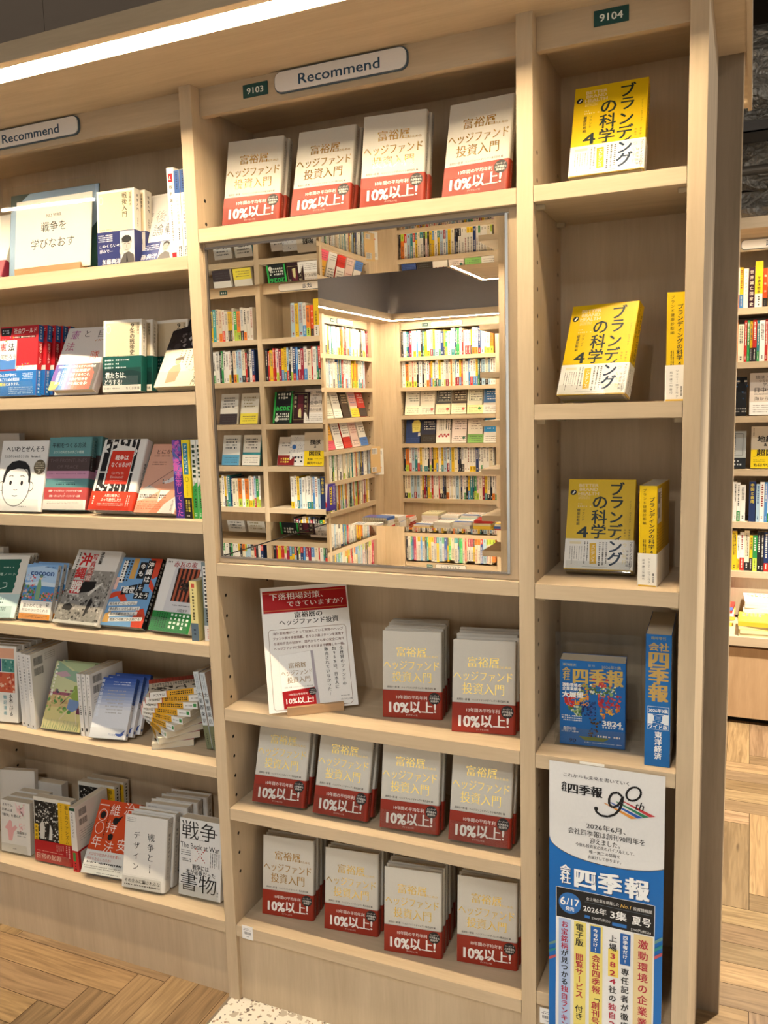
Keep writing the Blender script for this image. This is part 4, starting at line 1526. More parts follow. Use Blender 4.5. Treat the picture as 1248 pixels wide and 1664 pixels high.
stand(b10, 'clear acrylic stand under the teal striped hardcover', .130, .026, lip=.026)
# red label black and white
f = Art()
f.rect(8, 40, 112, 192, '17171a')
for i, (x, w1) in enumerate(((26, 5), (44, 6), (63, 4), (82, 6), (100, 4))):
    f.poly([(x, 40), (x + w1, 40), (x + w1 + (i % 2) * 2, 192), (x + (i % 3), 192)], 'dedcd8')
f.blobs(8, 140, 112, 190, 30, 3, 9, ['dedcd8', '17171a', 'dedcd8'], 9).blobs(8, 50, 112, 72, 18, 3, 8, ['dedcd8', '17171a'], 10)
f.poly([(26, 160), (60, 176), (100, 168), (108, 150), (60, 158), (30, 150)], 'dedcd8').rect(8, 100, 112, 104, 'dedcd8')
f.rect(33, 70, 102, 160, 'c8331f').rect(33.6, 70.6, 101.4, 159.4, 'cc3522').t('戦争は', 68, 141, 15, 'ede4de', W=42, bold=.02).t('なくせるか？', 70, 122, 15, 'ede4de', W=60, bold=.02).t('Can War Be', 66, 100, 9, 'e8c8bc', W=38).t('Eliminated?', 66, 89, 9, 'e8c8bc', W=40).dash(46, 78, 86, 80, 1, 'e8c8bc', .7)
bb = Art()
bb.t('人間は戦争に', 66, 39, 9, 'f0e4dc', W=48, bold=.01).t('よって進化した!?', 66, 28, 9.5, 'f0e4dc', W=62, bold=.02).dash(26, 11, 106, 20, 2, 'f0dcd2', .5).vdash(8, 14, 14, 38, 1, 'f0e4dc', .8).vdash(112, 10, 124, 40, 2, 'f0dcd2', .5)
s = Art()
s.vt('戦争はなくせるか？', 13, 130, 56, 8, '2c2a2a', bold=.01)
b11 = make_book('black and white hardcover with red title label and red band', .134, .1925, .026, 'dedcd8', f, s, None, (.050, 'cc3a22'), bb, None, hard=True)
pose(b11, -.2950, .0215, z3 + .0156, 1.2, 25.9)
stand(b11, 'clear acrylic stand under the red labelled hardcover', .134, .026, lip=.024)
# salmon book
f = Art()
f.poly([(0, 52), (120, 108), (120, 20), (40, 0), (0, 0)], 'e0a084').poly([(0, 30), (0, 60), (24, 74), (60, 60), (30, 40)], 'c8c4be').poly([(62, 60), (120, 60), (120, 0), (62, 0)], 'dcd4cc')
f.poly([(44, 0), (66, 30), (90, 60), (120, 70), (120, 52), (84, 24), (70, 0)], 'd8896a')
f.line([(22, 70), (116, 140)], 1.4, '5a4a48').poly([(66, 84), (104, 106), (116, 104), (90, 84), (70, 78)], 'e4dcd8').blobs(60, 78, 80, 92, 8, 2, 4, ['5a5250', 'c8c0bc'], 4)
f.t('とにかく', 46, 166, 14, '3c3030', W=56).dash(14, 152, 64, 156, 1, '7a6058', .7).dash(14, 128, 56, 140, 2, '6a5048', .45)
f.dash(6, 38, 84, 50, 2, '3a2c28', .7, seed=4).dash(6, 8, 76, 32, 4, 'c4603c', .45).vt('彼女の子はもう帰る日', 108, 66, 6, 7, '5a5250')
b12 = make_book('salmon pink paperback leaning back beside a purple spine', .122, .188, .016, 'd8a48e', f)
pose(b12, -.1625, .0280, z3 + .0124, 0.7, 30.5)
stand(b12, 'clear acrylic stand under the salmon pink paperback', .122, .016, lip=.030)
# spines on the right
s = Art()
s.blobs(0, 100, 24, 188, 60, 3, 8, ['8a5cb8', '5a6cb4', 'c05ca8', '7a4ca8'], 4).rect(0, 0, 24.3, 104, '3a2a86')
s.vt('かくして連帯してきた', 12.5, 184, 4, 19, 'd860b4', bold=-.004, W=18)
b = make_book('purple spine with pink title, leftmost upright book on the third left shelf', .13, .188, .0243, '4a3690', None, s)
pose_spine(b, -.0906, .0379, z3 + .0004, .13, .0243, 4.0)
s = Art()
s.rect(4, 106, 17, 180, '20789a').vt('アクティビズム', 10.5, 178, 110, 9, 'ecece0', bold=.02).ell(11, 94, 5, 6, '2c2a20').ell(11, 94, 4, 5, 'e2cc1a').vt('キム・ソンファ', 11, 82, 54, 4.6, '2c2a20').rect(.2, 0, 21.9, 50, '1c1a1a').vt('勇者たちの', 7, 46, 16, 5.4, 'e8d84a', bold=.02).vt('言葉と物語', 14, 46, 16, 5.4, 'e8d84a', bold=.02).dash(6, 5, 16, 8, 1, 'e8e0d0', .8)
b = make_book('yellow spine with black foot between purple and green spines', .13, .188, .0221, 'e2cc1a', None, s)
pose_spine(b, -.0647, .0365, z3 + .0004, .13, .0221, 2.0)
for nm, x, w_ in (('left', -.0463, .0140), ('right', -.0318, .0128)):
    s = Art()
    s.vdash(2, 92, w_ * 1000 - 2, 176, 1, '1f3a28', .95, 3).poly([(0.1, 0), (w_ * 1000 - .1, 0), (w_ * 1000 - .1, 88), (.1, 76)], '3fa34e').vt('レッスン', w_ * 500, 90, 54, 9, '1c3a24', bold=.01).vdash(4, 24, w_ * 1000 - 4, 48, 1, '143a1c', .8, 5).dash(3, 4, w_ * 1000 - 3, 14, 2, 'd8e8d8', .6)
    b = make_book(f'white spine with green foot, {nm} one of the pair beside the upright', .13, .188, w_, 'e4e6e0', None, s)
    pose_spine(b, x, .0420, z3 + .0004, .13, w_, .8)

# ------------------------------------------------------------------ fourth shelf
f = Art()
gp = [(0, 176)]
for i in range(14):
    gp.append((106 + 2.2 * math.sin(i * 2.4), 176 - i * 7.6))
gp += [(104, 74), (0, 74)]
f.poly(gp, '1f5a4c').dash(60, 148, 92, 154, 1, 'b8d0c4', .6).t('沖縄ノート', 70, 130, 10, 'c8dcd0', W=62).line([(20, 96), (60, 84), (84, 92), (82, 104), (70, 104)], 2, 'd0e0d8')
f.rect(0, 0, 130, 70, 'b8d0d0').dash(4, 40, 90, 60, 2, '48605c', .45).t('中村文則', 70, 26, 14, '2c4440', W=56, serif=True).dash(20, 6, 90, 12, 1, '48605c', .7)
s = Art()
s.vdash(3, 120, 9, 180, 1, '2c2a26', .8, 6).vdash(3, 10, 9, 64, 1, '2c4440', .9, 5)
b13 = make_book('white paperback with dark green stamp cover at the left edge, fourth left shelf', .130, .1875, .012, 'e0ddd4', f, s)
pose(b13, -.7159, .006, z4 + .0095, 17.3, 36.3)
for j in (1, 2):
    behind(b13, f'green stamp paperback, {ORD[j]} from front of its row', j, .012, .003)
stand(b13, 'clear acrylic stand under the green stamp paperback', .12, .012, lip=.03)
g = make_book('white book with black back corner at the far left, fourth left shelf', .15, .175, .02, 'cfcac0')
pose(g, -.885, .140, z4 + .001, 0, 3)
f = Art()
f.rect(0, 50, 105, 150, '7fa8d6').poly([(0, 106), (105, 100), (105, 136), (60, 146), (0, 140)], 'a9c6e4').rect(0, 50, 105, 92, '4c86bc').poly([(0, 92), (105, 90), (105, 100), (50, 104), (0, 98)], 'c8d8e8')
f.blobs(0, 52, 40, 96, 60, 2, 5, ['5c8a4a', '3c6a3a', 'c85a6a', 'd8b0a0'], 3).blobs(60, 52, 104, 74, 46, 2, 4.5, ['4a7a44', 'd05a5a', 'd88a50'], 4).blobs(8, 100, 36, 122, 18, 1.5, 3, ['c83a4a', 'e8e4e0'], 5)
f.poly([(44, 54), (58, 54), (60, 90), (54, 110), (48, 110), (44, 84)], '7aa07c').ell(54, 114, 5, 6, 'd8c0a8').ell(54, 118, 6, 5, '6a8a7a')
f.t('cocoon', 56, 128, 22, '2c4c86', W=80, bold=.02).dash(62, 141, 96, 145, 1, '2c4c86', .7).dash(58, 114, 72, 117, 1, '4c5c86', .7)
f.rect(0, 16, 105, 50, 'e8e4dc').t('繭がわたしを', 42, 37, 12, '2c2a28', W=64, serif=True).t('死なせないでくれる', 52, 25, 9, '2c2a28', W=88).dash(88, 36, 96, 46, 2, '2c2a28', .8).rect(0, 0, 105, 15, 'e0912c').dash(6, 4, 98, 12, 2, '5a3810', .5)
s = Art()
s.vt('cocoon', 6, 112, 62, 7.5, '3c4c6a').blobs(3, 130, 9, 142, 4, 1.5, 3, ['2a2a2e'], 3)
b14 = make_book('small blue paperback with flowers and lower-case title, front of its row', .105, .150, .012, 'dcdad6', f, s, group='small blue flower paperbacks')
pose(b14, -.5921, .0335, z4 + .0080, 3.2, 20.8)
for j in (1, 2):
    behind(b14, f'small blue flower paperback, {ORD[j]} from front of its row', j, .012, .003, dx=.004 * j)
stand(b14, 'clear acrylic stand under the small blue flower paperbacks', .105, .012, lip=.026)
# photo record
f = Art()
f.rect(0, 0, 149, 150, '8a8680')
f.blobs(0, 0, 149, 120, 330, 1.5, 5.5, ['4a4642', '6c6862', 'a09c96', '2c2a28', 'bab6ae', '7c7872'], 6).blobs(40, 100, 149, 150, 90, 2, 6, ['a8a49e', '8c8882', 'c4c0ba', '6a6660'], 7)
f.poly([(46, 84), (100, 92), (98, 120), (60, 118), (44, 104)], '1c1a1a').poly([(84, 88), (92, 82), (124, 118), (116, 116)], 'd0ccc4').ell(88, 84, 5, 5, 'c0bcb4').poly([(92, 22), (98, 24), (110, 62), (100, 76), (94, 58)], '201e1e').poly([(16, 38), (44, 34), (50, 46), (34, 56), (18, 50)], '1e1c1c')
f.rect(0, 0, 149, 8, 'c8c4bc')
for tx, x, y, h_, c_ in (('沖', 38, 180, 40, 'b8262a'),):
    f.t(tx, x, y, h_, c_, bold=.035)
f.rect(20, 78, 52, 158, 'b8bab6').t('縄', 36, 141, 36, 'b8262a', bold=.03).rect(20, 82, 54, 120, 'b4262a').t('戦', 37, 101, 36, 'ded8d0', bold=.03)
f.t('写', 67, 188, 19, 'b8262a', serif=True, bold=.02).t('真', 67, 168, 18, 'b8262a', serif=True, bold=.02).rect(58, 118, 76, 158, 'a0564e').t('記', 67, 148, 17, 'e0d8d0', serif=True).t('録', 67, 128, 17, 'e0d8d0', serif=True).vt('決定版', 88, 206, 168, 12, '26221e', bold=.03).vdash(10, 110, 16, 200, 1, '4a4640', .9, 3)
b15 = make_book('grey photo record with bold red title leaning back, fourth left shelf', .1495, .2085, .016, 'd4d0ca', f)
pose(b15, -.4331, .0170, z4 + .0130, 0.2, 33.8)
stand(b15, 'clear acrylic stand under the grey photo record', .148, .016, lip=.034)
# blue and orange song book
f = Art()
f.poly([(92, 190), (130, 190), (130, 140), (116, 132), (104, 150), (110, 168)], 'c8452c').poly([(0, 70), (26, 80), (44, 64), (60, 70), (40, 96), (14, 92), (0, 84)], 'c8452c').poly([(96, 0), (130, 0), (130, 30), (118, 52), (98, 46), (92, 22)], 'c8452c').poly([(112, 132), (124, 118), (130, 110), (130, 96), (112, 112)], 'c8452c').rect(44, 130, 60, 188, 'c89a54').poly([(4, 8), (22, 8), (22, 40), (6, 30)], 'c89a54')
f.rect(66, 132, 88, 178, '17171a').vt('今も', 77, 176, 136, 17, 'f0eeea', bold=.02).rect(89, 118, 112, 184, '17171a').vt('沖縄は', 100, 182, 121, 19, 'f2f0ec', bold=.02)
f.poly([(34, 84), (78, 92), (78, 116), (34, 106)], '17171a').t('「戦世」', 55, 99, 20, 'f2f0ec', W=50, bold=.02).poly([(80, 96), (98, 96), (98, 118), (80, 118)], '17171a').t('を', 89, 107, 16, 'f2f0ec').rect(76, 76, 120, 96, '17171a').t('うたう', 98, 86, 17, 'f2f0ec', W=40, bold=.02)
f.rect(14, 118, 28, 180, 'e8e6e0').vdash(14, 122, 44, 182, 3, '26262a', .62, 4).rect(6, 98, 16, 132, 'e0b8ac')
for i, (tx, W1) in enumerate((('ぬちぬすーじ、さびら。', 84), ('命の祝い、いたしましょう', 92), ('命の苦難をのりこえ、', 84), ('戦後の沖縄は歩き続ける!', 98))):
    f.poly([(8 + 5 * i, 62 - 14 * i), (10 + 5 * i + W1, 70 - 14 * i), (10 + 5 * i + W1, 60 - 14 * i), (8 + 5 * i, 52 - 14 * i)], 'e4e2dc').t(tx, 9 + 5 * i + W1 / 2, 61 - 14 * i, 8.5, '1e1e22', W=W1 - 4, rot=4, bold=.015)
s = Art()
s.rect(0, 0, 18, 190, '17171a').vdash(3, 20, 14, 180, 1, 'c8c4bc', .8, 6)
b16 = make_book('pale blue and orange book with black tilted title boxes, fourth left shelf', .130, .190, .018, '6e9cca', f, s)
pose(b16, -.2952, .0330, z4 + .0140, 2.7, 34.3)
stand(b16, 'clear acrylic stand under the pale blue and orange book', .130, .018, lip=.032)
# red tile house
f = Art()
f.t('赤瓦の家', 66, 174, 17, 'a0262c', W=74, serif=True, bold=.01).dash(8, 176, 24, 181, 1, '3a3a3a', .8).poly([(30, 52), (116, 48), (118, 168), (36, 168)], 'cbc9cc').rect(46, 78, 118, 164, '2a1814')
for i in range(5):
    f.poly([(50 + 14 * i, 78), (57 + 14 * i, 78), (60 + 14 * i, 164), (53 + 14 * i, 164)], 'a8563c')
f.blobs(66, 102, 102, 136, 26, 3, 8, ['2c2420', '4c3c34', '1a1412'], 5).dash(56, 66, 112, 70, 1, '3a3a4a', .7).t('川田文子', 92, 56, 8, '2a2a2e', W=32, bold=.01)
f.rect(0, 0, 129, 50, '2a7a3c').vdash(14, 8, 52, 46, 5, '1c3c24', .5, 3).vdash(58, 6, 122, 46, 5, 'e8f0e4', .62, 4, .3)
b17 = make_book('white book with red tile photograph and green lower band', .129, .187, .016, 'dcdad8', f)
pose(b17, -.1477, .0350, z4 + .0115, -4.0, 27.0)
stand(b17, 'clear acrylic stand under the red tile book', .129, .016, lip=.032)
s = Art()
s.rect(.1, 0, 21.2, 44, '566878').rect(6, 132, 15, 142, 'b84a3c').vdash(6, 52, 14, 128, 1, '5c5236', .8, 4).vdash(5, 8, 15, 30, 1, '2c3a48', .8, 4)
b = make_book('short pale yellow spine with slate foot beside the green banded book', .105, .148, .0213, 'd8cc8e', None, s)
pose_spine(b, -.0552, .0220, z4 + .0004, .105, .0213, .5)
s = Art()
s.rect(4, 82, 13, 184, 'e6e4e0').vdash(4, 86, 13, 180, 1, '3a3a3e', .8, 4).rect(.1, 0, 19.7, 38, 'dcd8d4').vdash(7, 44, 13, 78, 1, '22282c', .9, 5).vdash(6, 6, 13, 30, 1, 'b8524a', .5, 7)
b = make_book('tall grey spine with white title strip against the upright, fourth left shelf', .13, .193, .0198, '7a8a90', None, s)
pose_spine(b, -.0245, .0320, z4 + .0004, .13, .0198, 2)

# ------------------------------------------------------------------ fifth shelf
f = Art()
f.rect(2, 180, 140, 208, 'd4a084').rect(2, 142, 96, 178, '3a3a82').rect(98, 142, 140, 178, '4a8a80').rect(2, 84, 140, 140, 'c05a3c').blobs(2, 84, 140, 140, 70, 2, 7, ['d8a088', 'a8402c', 'e0c0a8'], 4).blobs(4, 144, 94, 176, 30, 2, 5, ['5a5aa0', 'c8c4d0', '2c2c6a'], 5).blobs(100, 144, 138, 176, 14, 2, 5, ['8ab4a4', '2c6a60'], 6)
f.vt('水木しげる', 126, 80, 18, 13, '26262a', bold=.01).vt('戦記漫画', 106, 78, 18, 12, '4a9aa8').vt('名作コレクション', 84, 80, 18, 8.5, '26262a')
s = Art()
s.vdash(6, 90, 14, 205, 1, '3a3a3a', .8, 4)
b18 = make_book('manga collection with orange and blue panels at the left edge, fifth left shelf', .148, .215, .022, 'dcd9d2', f, s)
pose(b18, -.7565, .0265, z5 + .0062, 7.3, 4.6)
for j in (1, 2, 3):
    behind(b18, f'manga collection volume, {ORD[j]} from front of its row', j, .022, .002, dx=.004 * j)
for i, (x, y) in enumerate(((-.6599, .0358), (-.6375, .0300), (-.6165, .0266))):
    s = sp('水木しげる戦記漫画コレクション', .016, .211, '3a3a3a', 5.5, None, .36, .97)
    s.dash(5, 5, 11, 12, 1, '3a3a3a', .8)
    bk = Art()
    bk.barcode(10, 176, 46, 198, 'd8d6d2').barcode(10, 148, 46, 168, 'd8d6d2', seed=8).dash(54, 180, 96, 202, 4, '7a7a7a', .3)
    b = make_book(f'tall white manga spine, {("first", "second", "third")[i]} of three, fifth left shelf', .148, .211, .016, 'd9d7d4', None, s, bk)
    pose_spine(b, x, y, z5 + .0004, .148, .016, 5.0)
f = Art()
f.rect(0, 0, 128, 183, 'c2c69a').poly([(0, 183), (128, 183), (128, 140), (90, 150), (50, 170), (20, 176)], 'a8b88e').poly([(10, 183), (60, 160), (100, 158), (128, 166), (128, 120), (70, 132), (0, 150)], '8aa890').poly([(0, 150), (40, 158), (60, 146), (30, 140)], 'b89aa4').rect(0, 92, 128, 100, '9a5a6a').blobs(0, 94, 90, 108, 20, 2, 5, ['8a4a5a', '4a4a5a', 'b07a7a'], 3)
f.rect(0, 60, 128, 92, 'c8ae7c').blobs(0, 70, 128, 92, 24, 3, 8, ['5a8a4a', 'b89a6a', 'd8c894'], 4).rect(0, 0, 128, 60, 'd0c488').blobs(0, 44, 128, 70, 30, 3, 8, ['5a8a4a', '8aa85a', 'b89a6a'], 5)
for i in range(16):
    x = 6 + i * 7.5
    f.poly([(x, 2), (x + 2, 2), (x + 6 + (i % 3) * 3 - 6, 22 + (i * 7) % 12)], '4a8246')
f.poly([(80, 120), (100, 124), (110, 84), (88, 72), (76, 92)], '8aa04c').poly([(72, 84), (108, 80), (106, 58), (90, 50), (70, 58)], '7088b0').line([(76, 56), (54, 28)], 4, 'd8c8a0').line([(100, 56), (112, 20)], 4, 'd8c8a0').line([(84, 108), (52, 70)], 3.6, '9ab06a').poly([(44, 64), (58, 76), (62, 86), (50, 72)], '5a2438').ell(96, 130, 8, 9, 'd8c0a0').poly([(102, 140), (112, 128), (108, 108), (102, 118)], '4a2a34').rect(104, 46, 118, 62, '6a3446')
f.vdash(4, 84, 14, 176, 1, 'e8e6d8', .8, 4)
b19 = make_book('green illustrated book of a walking woman in a blue skirt', .128, .1835, .009, 'bcc29a', f)
pose(b19, -.5272, .0320, z5 + .0080, 3.8, 26.2)
behind(b19, 'second green illustrated book just showing behind the first', 1, .009, .003, dx=.010)
stand(b19, 'clear acrylic stand under the green illustrated book', .128, .009, lip=.026)
for i, x in enumerate((-.4525, -.4385, -.4250)):
    s = sp('戦争は女の顔を', .0125, .172, '4a4a52', 4.5, None, .55, .97)
    s.vdash(4, 58, 9, 84, 1, '3a3a3a', .9, 4).dash(4, 12, 9, 24, 1, '2a2a2a', .8)
    bk = Art()
    bk.barcode(12, 144, 46, 164, 'd8d6d2').barcode(12, 116, 46, 136, 'd8d6d2', seed=5).dash(12, 88, 46, 108, 3, '6a6a6a', .3)
    b = make_book(f'thin white spine, {("first", "second", "third")[i]} of three beside the walking woman book', .128, .172, .0125, 'dbd9d6', None, s, bk)
    pose_spine(b, x, .0370 + .002 * i, z5 + .0004, .128, .0125, .2)
f = Art()
for i in range(12):
    k = i / 11
    mixc = tuple(int(c0 + (c1 - c0) * min(1, k * 1.15)) for c0, c1 in zip((42, 74, 150), (216, 217, 222)))
    f.rect(0, 158 - 8.2 * (i + 1), 107, 158 - 8.2 * i + .1, '%02x%02x%02x' % mixc)
f.vt('戦争小説短篇名作選', 10, 154, 54, 10, 'dfe4ee', bold=.015).dash(42, 138, 94, 150, 2, 'c8d0e8', .4).dash(30, 62, 84, 128, 8, 'a8a4a0', .4, seed=8)
f.ell(88, 14, 12, 7, '2c4c9a', a0=180, a1=360).poly([(90, 14), (104, 26), (96, 10)], '2c4c9a').dash(56, 8, 78, 13, 2, '2c4c9a', .5)
s = Art()
s.rect(.1, 90, 13.9, 158, '3a5aa4').vdash(4, 70, 10, 120, 1, '2a2a3a', .8, 5).ell(7, 12, 4, 4, '2c4c9a')
b20 = make_book('blue to white shaded book, front of its row on the fifth left shelf', .107, .158, .014, 'd8d9de', f, s, group='blue to white shaded books')
pose(b20, -.3610, .0265, z5 + .0105, 9.4, 28.9)
for j in (1, 2):
    behind(b20, f'blue to white shaded book, {ORD[j]} from front of its row', j, .014, .0045, dx=.010 * j)
stand(b20, 'clear acrylic stand under the blue to white shaded books', .107, .014, lip=.026)
# twisted tower of small paperbacks
f = Art()
f.rect(0, 0, 34, 148, 'a83a2c').dash(2, 6, 32, 142, 16, '7a2418', .5, seed=2).rect(34, 0, 105, 148, 'cfc6b4').vdash(38, 6, 64, 142, 3, '2a2824', .6, 3)
f.vt('いて', 84, 142, 60, 36, '1e1c1a', bold=.03).blobs(68, 4, 103, 60, 14, 4, 10, ['1e1c1a', '2c2824'], 4)
for k in range(9):
    s = Art()
    TT = 16.4
    wl = 42 if k > 2 else 32
    s.rect(.1, 0, TT, wl, 'e4e2dc').rect(.1, wl, TT, wl + 2, 'b83a2c' if k > 2 else '3a7a8c').rect(.1, 0, TT, 1.5, 'b83a2c' if k > 2 else '3a7a8c').vt('コトバと', TT / 2, wl - 4, 9, 7.6, '2c2a28', bold=.02)
    s.rect(.1, wl + 2, TT, 110, 'd9a32a').vdash(3, wl + 6, TT - 3, 106, 2, '3a3020', .8, 3 + k).rect(.1, 110, TT, 148, 'e6e4e0').vdash(6, 114, TT - 5, 134, 1, '8a8680', .6, 3).rect(3, 137, 12, 145, '3f8a4c')
    b = make_book(f'small paperback with yellow spine, {("lowest", "second from bottom", "third from bottom", "fourth from bottom", "middle one", "fourth from top", "third from top", "second from top", "topmost")[k]} of the twisted tower', .105, .148, .0164, 'd8d4ca', f, s, group='twisted tower of paperbacks')
    # lay flat with the cover up, then twist
    a_ = R(-144.4 + 11.75 * k)
    rm = Matrix.Rotation(a_, 3, 'Z') @ Matrix.Rotation(R(-90), 3, 'X')
    ctr = Vector((-.2147 + .0030 * k, .1175, z5 + .0006 + .0167 * (k + 1)))
    off = rm @ Vector((0, 0, .074))
    b.location = ctr - off
    b.rotation_euler = rm.to_euler()
for i, x in enumerate((-.0790, -.0600)):
    s = Art()
    s.rect(.1, 150, 16.6, 200, 'c4ccd2').vdash(3, 154, 13, 196, 2, '8a969e', .6, 3).vt('大軍都東京', 8.3, 152, 66, 13, '24262a', serif=True).rect(.1, 0, 16.6, 62, '6c7258').vdash(5, 8, 11, 40, 1, '3a3e30', .7, 4)
    bk = Art()
    bk.rect(0, 60, 130, 200, 'b8a090').barcode(14, 150, 40, 176, 'c8b8a8')
    b = make_book(f'pale grey and olive spine tilting left, {("left", "right")[i]} of two by the tower', .13, .2016, .0167, 'c9d0d4', None, s, bk)
    pose_spine(b, x + .006, .0770, z5 + .0030, .13, .0167, -2, -8.5)

# ------------------------------------------------------------------ lowest left shelf
f = Art()
f.t('それでも、', 26, 139, 9.5, '2a2826', W=38, serif=True, bold=.01).t('日本人は', 24, 124, 9.5, '2a2826', W=36, serif=True, bold=.01).t('「戦争」を選んだ', 40, 109, 9.5, '2a2826', W=68, serif=True, bold=.01)
f.poly([(52, 150), (60, 118), (84, 140), (86, 104), (80, 122), (66, 132)], 'e0c0c0').blobs(60, 104, 90, 148, 20, 2, 6, ['e4c8c4', 'd8a8a8', 'cfd8c8'], 3).poly([(28, 34), (40, 34), (46, 60), (60, 76), (52, 82), (42, 74), (40, 92), (32, 96), (24, 84), (14, 70), (24, 66)], 'd8a4a2').blobs(66, 64, 86, 90, 14, 2, 5, ['d8a8a8', 'e4c4c0'], 4).t('加藤陽子', 76, 62, 9, '2a2826', W=36, serif=True).dash(60, 50, 92, 54, 1, '5a5652', .7)
f.dash(42, 10, 56, 14, 1, '4a4844', .7)
bb = Art()
bb.line([(0, 36), (92, 36), (97, 31), (97, 1)], .7, '4a4a4e')
s = Art()
s.vt('それでも日本人は戦争を選んだ', 13, 146, 60, 5.4, '3a3836')
b21 = make_book('thick white paperback with pink figure drawing at the left edge, lowest left shelf', .1055, .152, .026, 'dad6ce', f, s)
pose(b21, -.7503, .0475, z6 + .0040, 4.0, 4.6)
for j in (1, 2):
    behind(b21, f'thick white paperback with pink drawing, {ORD[j]} from front of its row', j, .026, .004, dx=.004 * j)
stand(b21, 'clear acrylic stand under the pink figure paperback', .100, .026, lip=.030)
g = make_book('white book with barcode side at the far left, lowest left shelf', .13, .188, .02, 'd6d2ca')
pose(g, -.8560, .150, z6 + .001, 14, 4)
g2 = make_book('plain white block of a paperback deep in the lowest left shelf', .12, .150, .028, 'd2cec6')
pose(g2, -.7700, .186, z6 + .001, 3, 3)
f = Art()
f.rect(2, 60, 86, 180, '1b1a18').blobs(2, 60, 86, 180, 260, 1.2, 4.2, ['c8c6be', '8a8880', '4a4844', 'dedcd4', '2c2a28', '161514'], 4).poly([(20, 66), (34, 66), (38, 100), (30, 120), (20, 108)], 'c8c6be').poly([(50, 66), (62, 66), (64, 96), (56, 112)], 'd0cec6').rect(0, 176, 130, 187, 'd8d4c8')
f.rect(86, 60, 130, 180, 'dcae1e').vt('暮しのファシズム', 115, 176, 62, 13.5, '2a2414').vt('戦争は新しい生活様式の顔をしてきた', 96, 176, 74, 4.6, '3a3218').rect(0, 50, 14, 108, 'e0b422').vt('大塚英志', 7, 104, 58, 9, '201c14', bold=.015)
bb = Art()
bb.t('日常の起源', 50, 17, 18, 'eec4b8', W=86, serif=True).vdash(76, 34, 104, 56, 4, 'e8c0b4', .45, 3, .4).vdash(108, 24, 126, 58, 2, 'e8c0b4', .45, 4, .2).dash(8, 30, 100, 34, 1, 'e0a898', .6).line([(92, 25), (126, 25)], .4, 'e8c0b4')
s = Art()
s.vdash(7, 70, 16, 180, 1, '3a3218', .8, 4)
b22 = make_book('yellow and black crowd photograph book with red band, lowest left shelf', .130, .187, .024, 'd8d4c8', f, s, None, (.062, 'a81e22'), bb)
pose(b22, -.6024, .0445, z6 + .0042, 3.1, 3.2)
c = dup_book(b22, 'yellow and black crowd book standing deeper on the lowest left shelf')
pose(c, -.5560, .172, z6 + .001, 3, 2)
c = dup_book(b22, 'yellow and black crowd book at the very back of the lowest left shelf')
pose(c, -.5500, .203, z6 + .001, 3, 2)
stand(b22, 'clear acrylic stand under the crowd photograph book', .130, .024, lip=.030)
s = Art()
s.rect(.1, 178, 19.9, 187, '1f4a34').vt('大正のファシズム', 9, 176, 100, 8.5, '3a3634').rect(.1, 0, 19.9, 62, 'b02026').rect(3, 30, 12, 56, '3f7a3c').vdash(5, 6, 13, 26, 1, '3a1414', .8, 4)
bk = Art()
bk.barcode(14, 156, 44, 176, 'd4d0ca').barcode(14, 130, 44, 148, 'd4d0ca', seed=7).dash(12, 84, 70, 118, 5, '6a6662', .3).rect(0, 0, 130, 62, 'b02026').rect(10, 6, 40, 56, 'd8d4ce')
b = make_book('white spine with red foot and barcode back right of the crowd book', .13, .189, .020, 'd8d4ce', None, s, bk)
pose_spine(b, -.5154, .0390, z6 + .0004, .13, .020, 1.4)
f = Art()
for tx, x, y in (('一', 18, 178), ('維', 56, 168), ('治', 100, 176), ('持', 58, 124), ('年', 22, 82), ('法', 64, 72), ('安', 104, 82)):
    f.t(tx, x, y, 34, 'eadcd2', bold=-.004)
for y in (152, 118):
    f.ell(20, y, 14, 16, 'eadcd2').ell(20, y, 12.4, 14.4, 'c4471c')
f.ell(21, 152, 8.5, 10, '17130f').ell(66, 140, 9, 10, '17130f').poly([(66, 146), (86, 156), (74, 136)], '17130f').ell(62, 98, 8, 9, '17130f').vdash(37, 92, 41, 176, 1, '5a2410', .9, 5)
f.blobs(54, 92, 70, 104, 8, 2, 4, ['17130f'], 4)
bb = Art()
bb.t('人はなぜ社会から何を奪い、', 62, 50, 9, 'b8482c', W=106).t('何をもたらしたのか?', 46, 38, 9, 'b8482c', W=78).dash(10, 26, 122, 32, 1, '2a2a2a', .85).dash(6, 12, 122, 22, 2, '4a4846', .5).dash(50, 3, 120, 7, 1, '4a4846', .6)
b23 = make_book('orange book with white characters leaning back, lowest left shelf', .132, .192, .020, 'c4471c', f, None, None, (.060, 'd4d2cc'), bb)
pose(b23, -.4187, .0300, z6 + .0152, 5.3, 33.8)
stand(b23, 'clear acrylic stand under the orange book', .132, .020, lip=.026)
f = Art()
f.vt('戦争と', 82, 150, 72, 22, '1c1c1c', serif=True).vt('デザイン', 38, 152, 44, 20, '1c1c1c').dash(6, 170, 34, 184, 3, '5a5856', .35).vdash(80, 46, 84, 66, 1, '3a3836', .9, 3).dash(62, 30, 104, 33, 1, '4a4846', .6)
bb = Art()
bb.t('その企みに騙されるな', 62, 20, 11, '22201e', W=108, serif=True, bold=.008).dash(8, 7, 116, 12, 1, '2a2826', .8)
s = Art()
s.vt('戦争とデザイン', 14, 152, 74, 9.5, '2a2826', serif=True).vt('松田行正', 14, 66, 34, 5, '2a2826').dash(8, 166, 22, 182, 4, '5a5856', .4).vdash(11, 8, 17, 28, 1, '3a3836', .7)
b24 = make_book('white hardcover with two vertical black title columns, lowest left shelf', .129, .190, .028, 'dcd9d3', f, s, None, (.034, 'd8d5d0'), bb, None, hard=True)
